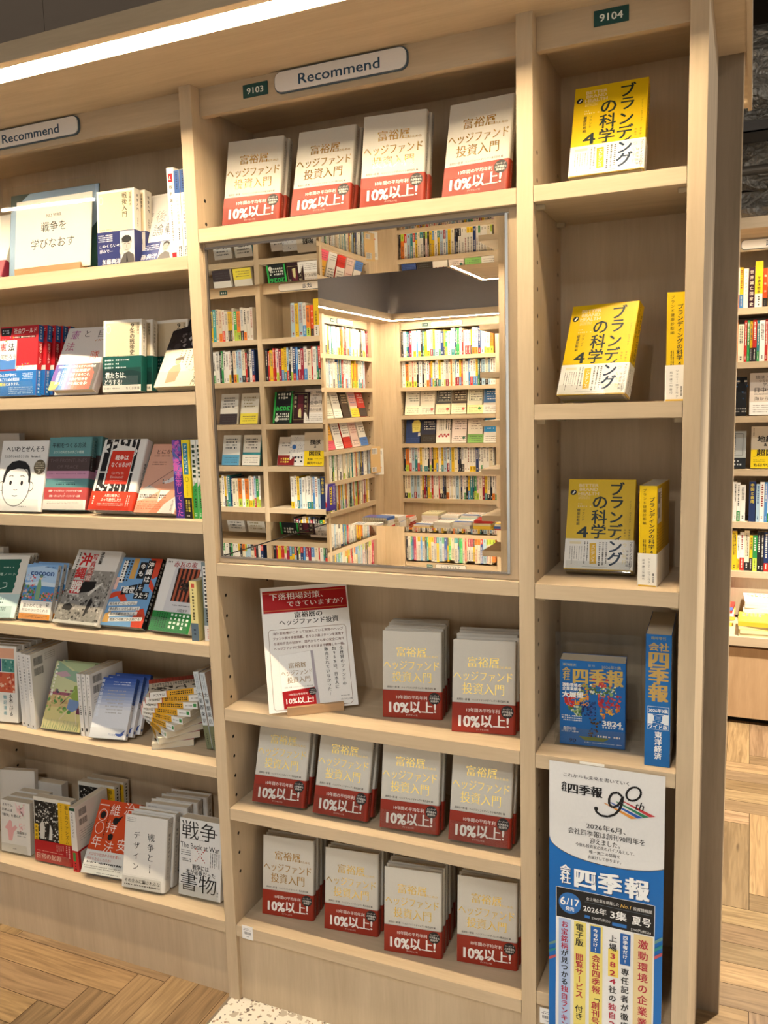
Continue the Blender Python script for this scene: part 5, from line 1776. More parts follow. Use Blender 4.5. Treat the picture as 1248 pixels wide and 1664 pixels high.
pose(b24, -.2765, .0280, z6 + .0065, 5.2, 11.3)
behind(b24, 'second white hardcover with vertical title behind the first', 1, .028, .002, dx=.004)
stand(b24, 'clear acrylic stand under the white hardcovers with vertical title', .125, .028, lip=.034)
for j, (x, y) in enumerate(((-.2720, .132), (-.2640, .166), (-.2560, .200))):
    c = dup_book(b24, f'white hardcover standing at the back, {("front", "middle", "rear")[j]} of three, lowest left shelf')
    pose(c, x, y, z6 + .001, 6, 2)
    c.scale = (1.0, 1.05, 1.0)
f = Art()
f.t('戦争', 60, 172, 52, '18181a', W=108, bold=-.004).t('The Book at War', 62, 132, 20, '2a2a2c', W=118, bold=.005)
f.dash(14, 147, 90, 151, 1, '3a3a3c', .35)
for i in range(7):
    f.ell(50 + 4.6 * i, 94 + 5.2 * i, 1.7, 1.7, 'b04038', 8).ell(50 + 4.6 * i, 125 - 5.2 * i, 1.7, 1.7, 'b04038', 8)
f.dash(6, 104, 36, 120, 3, '3a3a3c', .4).dash(8, 88, 36, 98, 2, '2a2a2c', .6).vdash(92, 82, 124, 122, 5, '4a4a4c', .4, 4, .3)
f.t('戦争には', 66, 78, 15, '1e1e20', W=50, bold=.005).t('本が必要だった', 66, 64, 14, '1e1e20', W=88, bold=.005).t('書物', 60, 37, 50, '18181a', W=108, bold=-.004).vdash(116, 12, 120, 24, 1, '3a3a3c', .9)
s = Art()
s.vdash(10, 20, 24, 190, 1, '2a2a2c', .9, 4)
b25 = make_book('white Book at War volume with large black characters, right end of lowest left shelf', .127, .201, .034, 'dcdcda', f, s)
pose(b25, -.1144, .0525, z6 + .0056, 2.3, 7.8)
stand(b25, 'clear acrylic stand under the Book at War volume', .125, .034, lip=.034)

# ------------------------------------------------------------------ far room: bookcases seen through and in the mirrored window
NUM = ['', 'first', 'second', 'third', 'fourth', 'fifth', 'sixth', 'seventh', 'eighth', 'ninth', 'tenth', 'eleventh', 'twelfth', 'thirteenth', 'fourteenth', 'fifteenth', 'sixteenth', 'seventeenth', 'eighteenth', 'nineteenth', 'twentieth']


def nth(i):
    if i <= 20:
        return NUM[i]
    t_, u_ = divmod(i, 10)
    return {2: 'twenty', 3: 'thirty', 4: 'forty', 5: 'fifty'}[t_] + ('-' + NUM[u_] if u_ else 'th')


SPC = {'white': 'eeebe4', 'cream': 'e8dec4', 'grey': 'b4b2ae', 'black': '26242a', 'navy': '24386a', 'red': 'b83028', 'yellow': 'e0bc28', 'orange': 'dc7c2c', 'green': '2f8a4c', 'teal': '2f8088', 'pale blue': 'a8c4d8', 'pale pink': 'e8cac4', 'dark green': '1c4a38', 'crimson': '8c2038', 'sky blue': '4a86c4', 'lime': 'b4cc4c', 'purple': '4c3486'}
BASE = ['white'] * 15 + ['cream'] * 5 + ['pale pink'] * 2 + ['grey', 'black', 'navy', 'red', 'yellow', 'orange', 'green', 'teal', 'pale blue', 'dark green', 'sky blue', 'crimson', 'yellow', 'pale blue']
BAND = [None] * 8 + ['yellow', 'red', 'navy', 'green', 'orange', 'sky blue', 'black', 'teal', 'lime', 'crimson']
ARCH = []
ra = random.Random(21)
for i in range(64):
    bcol = ra.choice(BASE)
    band = ra.choice(BAND)
    if band == bcol:
        band = None
    t_ = ra.choice((.011, .013, .015, .017, .019, .022, .026))
    h_ = ra.choice((.172, .178, .184, .188, .188, .190, .192))
    q = MB()
    q.box(-t_ / 2, 0, 0, t_ / 2, .13, h_, pm(SPC[bcol], .4), PAGES)
    a = Art()
    T_ = t_ * 1000
    ink = 'e8e4da' if bcol in ('black', 'navy', 'red', 'green', 'teal', 'dark green', 'crimson', 'purple', 'sky blue') else ra.choice(('2a2a2e', '2a2a2e', '3a3a44', '8a2a2a', '2a4a7a'))
    hb = ra.choice((40, 48, 56, 62))
    a.vdash(T_ * .22, hb + 22 + ra.uniform(0, 20), T_ * .78, h_ * 1000 - ra.uniform(8, 16), 1 if t_ < .02 else 2, ink, .8, i)
    a.vdash(T_ * .3, 8, T_ * .7, 26, 1, ink, .8, i + 5)
    if band:
        a.rect(.1, .2, T_ - .1, hb, SPC[band])
        a.vdash(T_ * .3, 8, T_ * .7, hb - 6, 1, 'e8e4da' if band in ('red', 'navy', 'green', 'black', 'teal', 'crimson', 'sky blue') else '2a2a2e', .7, i + 9)
    a.emit(q, lambda x, y, d: (x - t_ / 2, -d, y), .0001, .0003)
    o = q.build('book')
    desc = f'{bcol} spine' + (f' with {band} foot' if band else '')
    ARCH.append([o, desc, t_, h_, False])


def arch_at(k, loc, rot, label, group):
    o, desc, t_, h_, used = ARCH[k]
    if used:
        o = o.copy()
        COL.objects.link(o)
    ARCH[k][4] = True
    o.location = loc
    o.rotation_euler = (0, 0, R(rot))
    tag(o, label, 'book', group)
    return o


REST = MB()


def rest(o_src, loc, rot):
    me_ = o_src.data
    M_ = Matrix.Translation(loc) @ Matrix.Rotation(R(rot), 4, 'Z')
    n_ = len(REST.v)
    REST.v += [tuple(M_ @ v_.co) for v_ in me_.vertices]
    idx = [REST.mi(m_) for m_ in me_.materials]
    for p_ in me_.polygons:
        REST.f.append([n_ + i_ for i_ in p_.vertices])
        REST.fm.append(idx[p_.material_index])


def spine_row(x0, x1, z, fixed, axis, where, group, seed, solo=True):
    """pack spine-out books along x (facing -y) or along y (facing +x)"""
    r_ = random.Random(seed)
    x = x0 + .002
    i = 0
    while True:
        k = r_.randrange(len(ARCH))
        t_ = ARCH[k][2]
        if x + t_ > x1:
            break
        i += 1
        f_ = fixed + r_.uniform(0, .006)
        if axis == 'x':
            loc, rot = (x + t_ / 2, f_, z + .0006), 0
        else:
            loc, rot = (f_ - .006 + r_.uniform(0, .003), x + t_ / 2, z + .0006), 90
        if solo:
            arch_at(k, loc, rot, f'{ARCH[k][1]}, {nth(i)} from left, {where}', group)
        else:
            rest(ARCH[k][0], loc, rot)
        x += t_ + .0007


def face_book(label, w_, h_, t_, cover, art, x, y, z, yaw=0, lean=14, group=None):
    """small face-out book, one mesh"""
    q = MB()
    q.box(-w_ / 2, 0, 0, w_ / 2, t_, h_, pm(cover, .4), PAGES)
    art.emit(q, lambda x_, y_, d: (x_ - w_ / 2, -d, y_), .00008, .0003)
    o = q.build('book')
    pose(o, x, y, z + .001 + t_ * math.sin(R(lean)), yaw, lean)
    tag(o, label, 'book', group)
    return o


def far_case(label, x0, x1, y0, levels, ztop, zhead, rot=None, depth=.25, posts=(True, True), base=.55, name='bookcase'):
    """bookcase facing -y in its own frame; origin at left front floor corner"""
    root = thing(name, label, 'bookcase', (x0, y0, 0) if rot is None else rot[0], (0, 0, 0 if rot is None else R(rot[1])))
    wd = x1 - x0

    def bx(nm, *a_, mat=WX):
        q = MB()
        q.box(*a_, mat)
        return q.build(nm, root)
    hz = [.82 + .05 * k for k in range(int((zhead - .84) / .05))]
    for i, on in enumerate(posts):
        if on:
            q = MB()
            a_, b_ = ((-.0315, 0), (wd, wd + .0315))[i]
            q.box(a_, 0, 0, b_, depth, ztop, WZ)
            holes(q, (0, wd)[i], (1, -1)[i], (.032, .219), hz)
            q.build('side_panel', root)
    bx('back_panel', 0, depth, 0, wd, depth + .012, ztop, mat=WZ)
    for z in levels:
        bx('shelf', .0005, 0, z - .0295, wd - .0005, depth, z)
    bx('header_board', 0, .03, zhead, wd, .048, ztop)
    bx('lower_panel', 0, .03, base, wd, .045, levels[-1] - .03, mat=WZ)
    return root


NL = [1.801, 1.579, 1.371, 1.159, .950, .745]
far_case('far birch bookcase facing the window, right of the corner', -1.242, -.510, 4.25, NL, 2.057, 2.003)
far_case('far birch bookcase next along the back wall, mostly hidden', -.4785, .240, 4.25, NL, 2.057, 2.003, posts=(False, True))
far_case('far birch bookcase along the left wall, beside the corner', 0, .738, 0, NL, 2.057, 2.003, rot=((-1.402, 3.355, 0), 90))
far_case('far birch bookcase along the left wall, cut by the mirror edge', 0, .738, 0, NL, 2.057, 2.003, rot=((-1.402, 2.5855, 0), 90), posts=(True, False))
cf = thing('corner_filler', 'plain birch corner panel between the two far bookcases', 'panel', (-1.402, 4.25, 0))
q = MB()
q.box(-.02, -.1255, 0, 0, .02, 2.057, WZ)
q.build('side_board', cf)
q = MB()
q.box(0, 0, 0, .128, .02, 2.057, WZ)
q.build('front_board', cf)
# cornice of the far corner
FCN = thing('cornice', 'lit wooden cornice running round the far corner', 'cornice', (-1.24, 4.10, 2.057))
FO = (-1.24, 4.10, 2.057)
cbox(FCN, FO, 'soffit_board', -1.66, 4.1025, 2.057, .6, 4.5, 2.07, WX)
cbox(FCN, FO, 'soffit_board', -1.66, 2.2, 2.057, -1.2458, 4.1023, 2.07, WY)
cbox(FCN, FO, 'fascia_board', -1.2285, 4.085, 2.0565, .6, 4.0915, 2.103, WX)
cbox(FCN, FO, 'fascia_board', -1.235, 2.2, 2.0565, -1.2287, 4.0915, 2.103, WY)
cbox(FCN, FO, 'light_strip', -1.2284, 4.0918, 2.0535, .6, 4.1022, 2.066, LEDF)
cbox(FCN, FO, 'light_strip', -1.2455, 2.2, 2.0535, -1.2352, 4.1022, 2.066, LEDF)
cbox(FCN, FO, 'top_board', -1.2284, 4.0917, 2.0665, .6, 4.139, 2.10, WX)  # unseen cover added above the strip to keep its light off the bulkhead
cbox(FCN, FO, 'top_board', -1.259, 2.2, 2.0665, -1.2288, 4.0915, 2.10, WX)  # same added light-blocking cover along the left wall strip
# display platforms under the far cases
for lb, bxs in (('low birch display platform under the far back bookcases', (-1.05, 3.90, 0, .3, 4.2495, .55)), ('low birch display platform under the far left bookcases', (-1.4015, 2.4, 0, -1.052, 4.2485, .55))):
    pf = thing('display_platform', lb, 'platform', (bxs[0], bxs[1], 0))
    dx, dy = bxs[3] - bxs[0], bxs[4] - bxs[1]
    q = MB()
    q.box(0, 0, .52, dx, dy, .5495, WX)
    q.build('top_board', pf)
    q = MB()
    q.box(.004, .02, 0, dx - .004, dy - .01, .5195, WZ)
    q.build('body', pf)

sign('far white sign reading business skills on the back wall bookcase', 'ビジネススキル', 0, 0, .245, .040, 0, .006, 0, (-.880, 4.2795, 2.030), W=150)
sign('far white sign seen edge-on over the left wall bookcase', 'ビジネススキル', 0, 0, .245, .040, 0, .006, 90, (-1.4325, 3.72, 2.030), W=150)
number_plate('tiny dark plate left of the far business skills sign', '', -1.049, 2.030, 4.2795, .046, .024)
o = number_plate('tiny dark plate above the far left wall books', '', -1.4325, 2.030, 3.53, .046, .024, 90)

GN = 'spine-out books of the far back wall'
for r_, (z, nm) in enumerate(((1.801, 'top row of far back bookcase'), (1.579, 'second row of far back bookcase'), (.950, 'fifth row of far back bookcase'), (.745, 'lowest row of far back bookcase'))):
    spine_row(-1.238, -.515, z, 4.268, 'x', nm, GN, 100 + r_, r_ == 1)
    spine_row(-.474, -.36, z, 4.268, 'x', nm, GN, 140 + r_, False)
GWL = 'spine-out books of the far left wall'
for r_, (z, nm) in enumerate(((1.801, 'top row of far left-wall bookcase'), (1.579, 'second row of far left-wall bookcase'), (.950, 'fifth row of far left-wall bookcase'), (.745, 'lowest row of far left-wall bookcase'))):
    spine_row(3.36, 4.085 - .06 * (r_ % 2), z, -1.418, 'y', nm, GWL, 200 + r_, False)
GF = 'face-out books in the far room'


def fart(seed, bg2=None, ink='3a3a3a', foot=None, w_=128, h_=186, rows=4, disc=None, box=None):
    a_ = Art()
    r_ = random.Random(seed)
    if bg2:
        a_.rect(2, h_ * .42, w_ - 2, h_ - 2, bg2)
    if foot:
        a_.rect(.3, .3, w_ - .3, h_ * .34, foot)
    if box:
        a_.line([(14, 96), (w_ - 14, 96), (w_ - 14, 172), (14, 172), (14, 96)], 2, box)
    a_.dash(w_ * .2, h_ * .52, w_ * .84, h_ * .9, rows, ink, .5, seed=seed)
    a_.dash(w_ * .12, h_ * .06, w_ * .86, h_ * .28, 3, '4a4a4a', .4, seed=seed + 1)
    if disc:
        a_.ell(w_ * .72, h_ * .2, 11, 11, disc)
    return a_


fo3 = [('pale green lettered', 'e4e2d4', fart(1, None, '3a4a3a', 'dfe4c8')), ('plain cream framed', 'e2dac8', fart(2, None, '8a8478', None, disc='c85a50', box='b8ae9a')), ('charcoal upper half', 'e6dcb8', fart(3, '2c2f30', 'e0dcd0', None, disc='c04840', box='c8c0a0')), ('dark brown upper half', 'e4d8b8', fart(4, '3a2a1e', 'd8ccb0', None, disc='c04840', box='b8a480')), ('white and green ringed', 'e8e6d0', fart(5, None, '22342a', 'e8dc9c', disc='2f7a44', box='2a4a34')), ('blue upper half', 'e4dcd4', fart(6, '3f6fa4', 'e4e8ee', None))]
fo4 = [('navy with yellow speech bubble', '24386a', None), ('midnight blue ringed', '22263e', fart(8, None, 'd8d4cc', '2c241c')), ('white with red fruit', 'e8e2d8', None), ('pale pink with green disc', 'e4d4cc', fart(10, None, '4a3a3c', None, disc='2f6a54')), ('cream and grass green', 'e6dccc', fart(11, None, '6a5a5a', '7aa85a')), ('bright blue topped', 'e4e0d8', fart(12, '2a86c4', 'f0f4f8', None))]
a = Art()
a.poly([(52, 80), (112, 86), (116, 150), (100, 176), (64, 172), (46, 150)], 'e8dc78').dash(60, 100, 104, 160, 5, 'b8a84a', .5).poly([(96, 50), (118, 54), (116, 80), (98, 78)], 'dcd8d0').dash(10, 10, 112, 40, 3, '4a5c90', .4)
fo4[0] = (fo4[0][0], fo4[0][1], a)
a = Art()
for i in range(6):
    a.ell(24 + 14 * i, 50 + 12 * (i % 2), 8, 8, 'b8404a')
a.vdash(70, 90, 118, 178, 3, '2c2a2c', .7, 5).vdash(18, 90, 60, 178, 3, '6a6464', .5, 6)
fo4[2] = (fo4[2][0], fo4[2][1], a)
for i, (nm, cc, ar) in enumerate(fo3):
    face_book(f'{nm} book facing out, third row of the far back bookcase', .112, .180, .014, cc, ar, -1.165 + .122 * i, 4.272, 1.371, 2, 12, GF)
for i, (nm, cc, ar) in enumerate(fo4):
    face_book(f'{nm} book facing out, fourth row of the far back bookcase', .112, .176, .014, cc, ar, -1.165 + .122 * i, 4.272, 1.159, 2, 12, GF)


def wface(label, w_, cover, art, y, z, lean=14):
    q = MB()
    q.box(-w_ / 2, 0, 0, w_ / 2, .016, .184, pm(cover, .4), PAGES)
    art.emit(q, lambda x_, y_, d: (x_ - w_ / 2, -d, y_), .00008, .0003)
    o_ = q.build('book')
    pose(o_, -1.424, y, z + .001 + .016 * math.sin(R(lean)), 90, lean)
    tag(o_, label, 'book', GF)


for i, (nm, cc, ar) in enumerate((('pale sage', 'd8d6c4', fart(20, None, '8a8a7a')), ('white black-lettered', 'e8e4da', fart(21, None, '1c1c1c')), ('dark brown', '3a2c24', fart(22, None, 'c8b89a')), ('yellow and blue', 'e8e0c8', fart(23, 'd8a8a4', '3a6aa0', 'dcc23a')), ('red and dark', 'c83a30', fart(24, None, 'f0e4dc', '3a3030')))):
    wface(f'{nm} book facing out, third row of the far left-wall bookcase', .118, cc, ar, 3.435 + .135 * i, 1.371)
for i, (nm, cc, ar) in enumerate((('pink and yellow', 'e0a83a', fart(25, None, '3a2a2a', 'd85a70')), ('striped black and white', 'e8e6e2', fart(26, None, '1c1c22', None)), ('red framed white', 'c8322a', fart(27, 'ece8e2', '3a3a3a')), ('pale pink lettered', 'e0c4bc', fart(28, None, 'a0484a')), ('white with blue foot', 'e8e4dc', fart(29, None, '2a2a2e', '4470b4')))):
    wface(f'{nm} book facing out, fourth row of the far left-wall bookcase', .118, cc, ar, 3.435 + .135 * i, 1.159)
# cards clipped to the left wall shelves
pc = thing('shelf_card', 'purple and white card with red disc on the left-wall shelf edge', 'card', (-1.395, 3.318, .765), (0, 0, R(72)))
q = MB()
q.box(-.065, -.001, 0, .065, .001, .18, pm('4a3a96', .4))
a = Art()
a.poly([(0, 0), (36, 0), (60, 180), (0, 180)], 'e4e2ea').ell(24, 42, 22, 24, 'c82a34').rect(74, 40, 96, 160, 'e0cc3a').vdash(76, 44, 94, 156, 1, '3a2a6a', .7, 3).vdash(104, 30, 124, 170, 2, 'd8d4e4', .5, 4)
a.emit(q, lambda x, y, d: (x - .065, -.001 - d, y))
q.build('card_sheet', pc)
for i, (y, z) in enumerate(((4.075, .955), (4.13, .935))):
    pc = thing('shelf_card', ('tan card with barcode', 'white card with coloured marks')[i] + ' hanging at the corner end of the fifth far-left row', 'card', (-1.385, y, z), (0, 0, R(60)))
    q = MB()
    q.box(-.045, -.001, 0, .045, .001, .195, pm(('c8a878', 'e4e2dc')[i], .5))
    a = Art()
    a.barcode(14, 150, 76, 180, seed=4 + i).barcode(14, 10, 60, 40, seed=9 + i).blobs(20, 40, 70, 70, 8, 4, 9, ['2f9a8a', 'c84a4a', '3a6ab0'], 4) if i else a.barcode(14, 140, 60, 180).barcode(14, 8, 50, 40, seed=5)
    a.emit(q, lambda x, y_, d: (x - .045, -.001 - d, y_))
    q.build('card_sheet', pc)

# flat piles on the far platforms
PILEC = ['e8e4dc', 'eceae4', 'e6e2dc', 'eae6e0', 'ece8e0', 'e0d8c8', 'd8dce4', 'e4d0c8', 'e8e0b8', 'c8d4e0', 'dc7a44', 'c8e0dc', 'e4e2de', '3f66b0', 'b83a34', 'e8c84a']
rp_ = random.Random(12)


def pile(x, y, z, n, where, group, rot=0, solo=False, cols=None):
    zz = z
    same = rp_.choice(PILEC)
    for k in range(n):
        t_ = rp_.choice((.014, .017, .020))
        cc = same if k < n - 1 and rp_.random() < .75 else rp_.choice(PILEC)
        if cols:
            cc = cols[k % len(cols)]
        q = MB()
        q.box(-.064, -.092, 0, .064, .092, t_, pm(cc, .4))
        q.box(-.0645, -.0915, .0012, .0635, .0915, t_ - .0012, PAGES)
        a_ = Art()
        a_.dash(14, 100, 112, 168, 3, rp_.choice(('3a3a3a', 'b03a34', '2a5aa0', 'd88a2a')), .6, seed=k)
        if cols or rp_.random() < .6:
            a_.rect(0.3, .3, 127.7, 60, cols[-1] if cols else rp_.choice(('d8502c', 'e8c84a', '3f66b0', 'e4e4e0', 'c83a4a')))
        a_.dash(14, 12, 112, 44, 2, '5a5a5a', .5, seed=k + 3)
        a_.emit(q, lambda x_, y_, d: (x_ - .064, y_ - .092, t_ + d), .0001, .0003)
        o_ = q.build('book')
        o_.location = (x + rp_.uniform(-.004, .004), y + rp_.uniform(-.004, .004), zz + .0004)
        o_.rotation_euler = (0, 0, R(rot + rp_.uniform(-4, 4)))
        if not solo:
            rest(o_, (*o_.location,), math.degrees(o_.rotation_euler.z))
            bpy.data.objects.remove(o_)
            zz += t_ + .0006
            continue
        pos_ = ('lowest', 'second from bottom', 'third from bottom', 'fourth from bottom', 'fifth from bottom', 'sixth from bottom', 'seventh from bottom', 'eighth from bottom')[k] if k < n - 1 else 'top'
        tag(o_, f'{pos_} flat book, {where}', 'book', group)
        zz += t_ + .0006


GP = 'flat piles on the far display platforms'
for i, n in enumerate((3, 4, 4, 5, 4, 3, 5)):
    pile(-.965 + .148 * i, 4.01, 0.5497, n, f'front pile {nth(i + 1)} from left, far back platform', GP)
for i, n in enumerate((6, 6, 8, 7, 4, 6)):
    pile(-.965 + .152 * i, 4.165, .5497, min(n, 6), f'rear pile {nth(i + 1)} from left, far back platform', GP)
for i, n in enumerate((6, 5, 6, 5, 4)):
    pile(-1.165, 3.20 + .205 * i, .5497, n + 2, f'pile {nth(i + 1)} from the window, far left platform', GP, 90)

# ------------------------------------------------------------------ island seen at the right and in the mirror
MLV = [1.855, 1.612, 1.363, 1.115, .867, .630]
MC = []
for i, (x0, lb) in enumerate(((.0, 'island bookcase whose open shelf ends show at the window right'), (.782, 'island bookcase of politics books seen right of the end panel'), (1.564, 'island bookcase seen only in the mirror'))):
    MC.append(far_case(lb, x0, x0 + .7505, 2.65, MLV, TOPZ, 2.110, posts=(True, i == 2), base=.41))
icn = thing('cornice', 'lit wooden cornice over the island bookcases', 'cornice', (-.29, 2.43, TOPZ))
IO = (-.29, 2.43, TOPZ)
cbox(icn, IO, 'soffit_board', -.2785, 2.4415, TOPZ - .0005, 2.6, 3.2275, TOPZ + .02, WX)
cbox(icn, IO, 'fascia_board', -.31, 2.41, TOPZ - .003, 2.6, 2.4295, 2.21, WX)
cbox(icn, IO, 'fascia_board', -.31, 2.4297, TOPZ - .003, -.2905, 3.24, 2.21, WY)
cbox(icn, IO, 'fascia_board', -.31, 3.2402, TOPZ - .003, 2.6, 3.26, 2.21, WX)
cbox(icn, IO, 'light_strip', -.29, 2.43, TOPZ - .0003, 2.6, 2.4412, 2.18, LEDI)
cbox(icn, IO, 'light_strip', -.29, 2.4415, TOPZ - .0003, -.2788, 3.2275, 2.18, LEDI)
cbox(icn, IO, 'light_strip', -.29, 3.2278, TOPZ - .0003, 2.6, 3.2398, 2.18, LEDI)
q = MB()
q.box(-.0315, 2.913, 0, 2.35, 3.0, TOPZ, WZ)
tag(q.build('wall_island'), 'timber back of the island bookcases', 'wall', kind='structure')
for i, z in enumerate((1.860, 1.614, 1.362, 1.108, .860)):
    q = MB()
    q.box(-.104, -.45 + .45, -.0295, 0, .29, 0, WX)
    o = q.build('end_shelf')
    o.location = (-.032, 2.655, z)
    tag(o, f'open shelf end jutting left of the island, {nth(i + 1)} from top', 'shelf', 'open shelf ends of the island')
cbox(icn, IO, 'top_board', -.2903, 2.4297, 2.1805, 2.6, 3.24, 2.209, WX)  # unseen lid added so the island strips do not shine upward
# platform of the island
pf = thing('display_platform', 'low birch display platform with a dark toe gap, at the right edge', 'platform', (.05, 2.30, 0))
q = MB()
q.box(0, 0, .365, 2.28, .3495, .405, WX)
q.build('top_board', pf)
q = MB()
q.box(.004, .02, .03, 2.27, .345, .350, WPLAT)
q.build('front_panel', pf)
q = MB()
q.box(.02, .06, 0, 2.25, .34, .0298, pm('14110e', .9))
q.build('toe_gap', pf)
sign('white sign beginning with the characters for politics at the right edge', '政治', 0, 0, .32, .044, 0, .008, 0, (1.262, 2.6795, 2.138), W=58, tx=-27)
number_plate('tiny dark plate on the island header seen in the mirror', '', 1.80, 2.138, 2.6795, .05, .025)

GM = 'spine-out books of the island'


def special_spine(label, x, y, z, t_, h_, col, art):
    q = MB()
    q.box(-t_ / 2, 0, 0, t_ / 2, .13, h_, pm(col, .4), PAGES)
    art.emit(q, lambda x_, y_, d: (x_ - t_ / 2, -d, y_), .00008, .0003)
    o_ = q.build('book')
    o_.location = (x, y, z + .0006)
    tag(o_, label, 'book', GM)


def sv(tx, t_, h_, col, size, top=.94, bot=.2, foot=None, fh=50):
    a_ = Art()
    if foot:
        a_.rect(.2, .2, t_ * 1000 - .2, fh, foot)
        a_.vdash(t_ * 300, 8, t_ * 700, fh - 10, 1, '5a5a5a', .7, 3)
    a_.vt(tx, t_ * 500, h_ * 1000 * top, h_ * 1000 * bot, size, col, bold=.015)
    return a_


special_spine('white spine on the top island row beside the dark purple one', 1.128, 2.668, 1.855, .019, .176, 'e4e0d8', sv('テクノロジカル', .019, .176, '4a4a4a', 9, .95, .3))
special_spine('dark purple spine with pale characters on the top island row', 1.152, 2.668, 1.855, .025, .180, '36142a', sv('世界滅亡国家史', .025, .180, 'e0d4c0', 17, .95, .02))
special_spine('tall yellow spine with white foot on the top island row', 1.182, 2.668, 1.855, .032, .205, 'e4c41e', sv('半導体戦争', .032, .205, '3a3420', 15, .68, .30, 'e8e4dc', 60))
special_spine('orange red spine with black foot on the top island row', 1.2085, 2.668, 1.855, .018, .172, 'd0481e', sv('地政学', .018, .172, 'f0e0d0', 10, .9, .3, '2a2422', 40))
spine_row(1.2195, 1.36, 1.855, 2.668, 'x', 'top island row, right end', GM, 300)
spine_row(.90, 1.117, 1.855, 2.668, 'x', 'top island row, left end', GM, 307)
spine_row(.86, 1.530, 1.612, 2.668, 'x', 'second island row at the right edge', GM, 301)
special_spine('navy spine with yellow and white characters, fifth island row', 1.181, 2.668, .867, .028, .190, '24345e', sv('中国と台湾', .028, .190, 'e4cc4a', 17, .96, .45))
spine_row(1.06, 1.1665, .867, 2.668, 'x', 'fifth island row, left end', GM, 303)
spine_row(1.196, 1.40, .867, 2.668, 'x', 'fifth island row, right end', GM, 304)
spine_row(1.05, 1.40, .630, 2.668, 'x', 'lowest island row at the right edge', GM, 305)
for r_, z in enumerate((1.855, 1.612, .867)):
    spine_row(1.60, 2.02, z, 2.668, 'x', ('top row', 'second row', 'fifth row')[r_] + ' of the mirrored island bookcase', GM, 320 + r_, False)
a = Art()
a.t('琉球・台', 62, 176, 17, '3a3634', W=78).t('つなげ', 60, 158, 15, '3a3634', W=44).t('学ぶ', 72, 141, 16, '3a3634', W=32).t('日中全', 60, 116, 27, '26221f', W=78, serif=True).dash(20, 92, 120, 102, 2, '6a625c', .5).t('海から見', 62, 76, 20, '3a3634', W=84, serif=True).rect(.3, .3, 132, 60, 'ece8e4').dash(16, 10, 120, 50, 4, '8a8684', .45)
face_book('white book with vertical black title facing out, third island row', .134, .196, .018, 'd8ccc0', a, 1.2235, 2.670, 1.363, 0, 10, GF)
a = Art()
a.blobs(20, 60, 124, 176, 24, 3, 10, ['1e3a5a', '2c2c34', '3a5a7a'], 4).dash(16, 150, 120, 170, 1, 'd8d4cc', .6).dash(16, 12, 120, 36, 2, 'b8b4ac', .5)
face_book('black book facing out at the panel edge, third island row', .118, .180, .016, '17181c', a, 1.0850, 2.670, 1.363, 0, 10, GF)
a = Art()
a.t('地経', 62, 138, 33, '26221f', W=72, bold=.03).t('&', 62, 112, 20, '26221f', bold=.03).rect(.3, .3, 132, 88, 'e8cc1e').t('超図', 62, 74, 33, '26221f', W=76, bold=.03).dash(10, 54, 40, 57, 1, '26221f', .8).t('経済', 92, 38, 15, '26221f', W=34, bold=.02).dash(12, 30, 66, 44, 2, '7a6a1a', .5).t('もはや武器', 62, 16, 17, '26221f', W=98, bold=.02).vdash(8, 150, 14, 188, 1, '5a5048', .8, 3)
face_book('cream and yellow book with bold title facing out, fourth island row', .134, .196, .018, 'd8ccb8', a, 1.2360, 2.670, 1.115, 0, 10, GF)
a = Art()
a.line([(14, 62), (84, 62), (84, 164), (14, 164), (14, 62)], 2, '3a3a3a').vt('法律実務家のための', 49, 160, 66, 10, '2a2a2a').rect(.3, .3, 98, 50, '22262c').dash(12, 10, 86, 42, 2, 'c8ccd0', .6)
face_book('grey book with framed vertical title at the panel edge, fourth island row', .098, .176, .016, 'b0b6b8', a, 1.0990, 2.670, 1.115, 0, 10, GF)
a = Art()
a.dash(18, 140, 112, 180, 2, 'd8d8d0', .75).rect(34, 66, 96, 130, '1a1a1c').t('2026', 66, 88, 34, '2fa04a', W=100, bold=.03).dash(20, 16, 112, 62, 3, 'd8d8d0', .7).ell(104, 22, 13, 13, 'd8d4cc').rect(0.3, .3, 12, 186, '2f9a44').rect(118, .3, 130, 186, '2f9a44')
face_book('black and green book with a large year, third island row', .131, .187, .02, '1c201e', a, 1.435, 2.670, 1.363, 4, 12, GF)
a = Art()
a.line([(14, 20), (106, 20), (106, 170), (14, 170), (14, 20)], 1.6, 'a89a6a').rect(42, 40, 78, 164, '5a1e2a').vt('世界滅亡', 26, 160, 60, 17, 'd8cfa8').vt('国家史', 94, 160, 84, 17, 'd8cfa8').poly([(52, 30), (74, 34), (70, 76), (60, 90), (54, 70)], 'd0c890')
face_book('dark maroon framed book with gold figure, third island row', .120, .180, .02, '2c1418', a, 1.3165 + .0, 2.672, 1.363, 2, 9, GF)
a = Art()
a.rect(.3, .3, 117, 60, '7c1c20').dash(24, 12, 94, 48, 2, 'd8c850', .7).dash(20, 110, 98, 140, 2, '4a4a4a', .5)
face_book('plain white book with dark red foot, fourth island row', .118, .170, .02, 'dcd6d0', a, 1.4250, 2.672, 1.115, 3, 14, GF)
a = Art()
a.blobs(10, 40, 110, 170, 60, 1.5, 4, ['6a7484', '8a94a4', 'a8b0ba'], 4).ell(78, 110, 14, 14, '3a6ab0').dash(20, 14, 100, 60, 2, '2c3440', .7)
face_book('white and blue doodled book, fourth island row', .105, .180, .018, 'dcdcdc', a, 1.3450 - .0, 2.672, 1.115, 0, 10, GF)
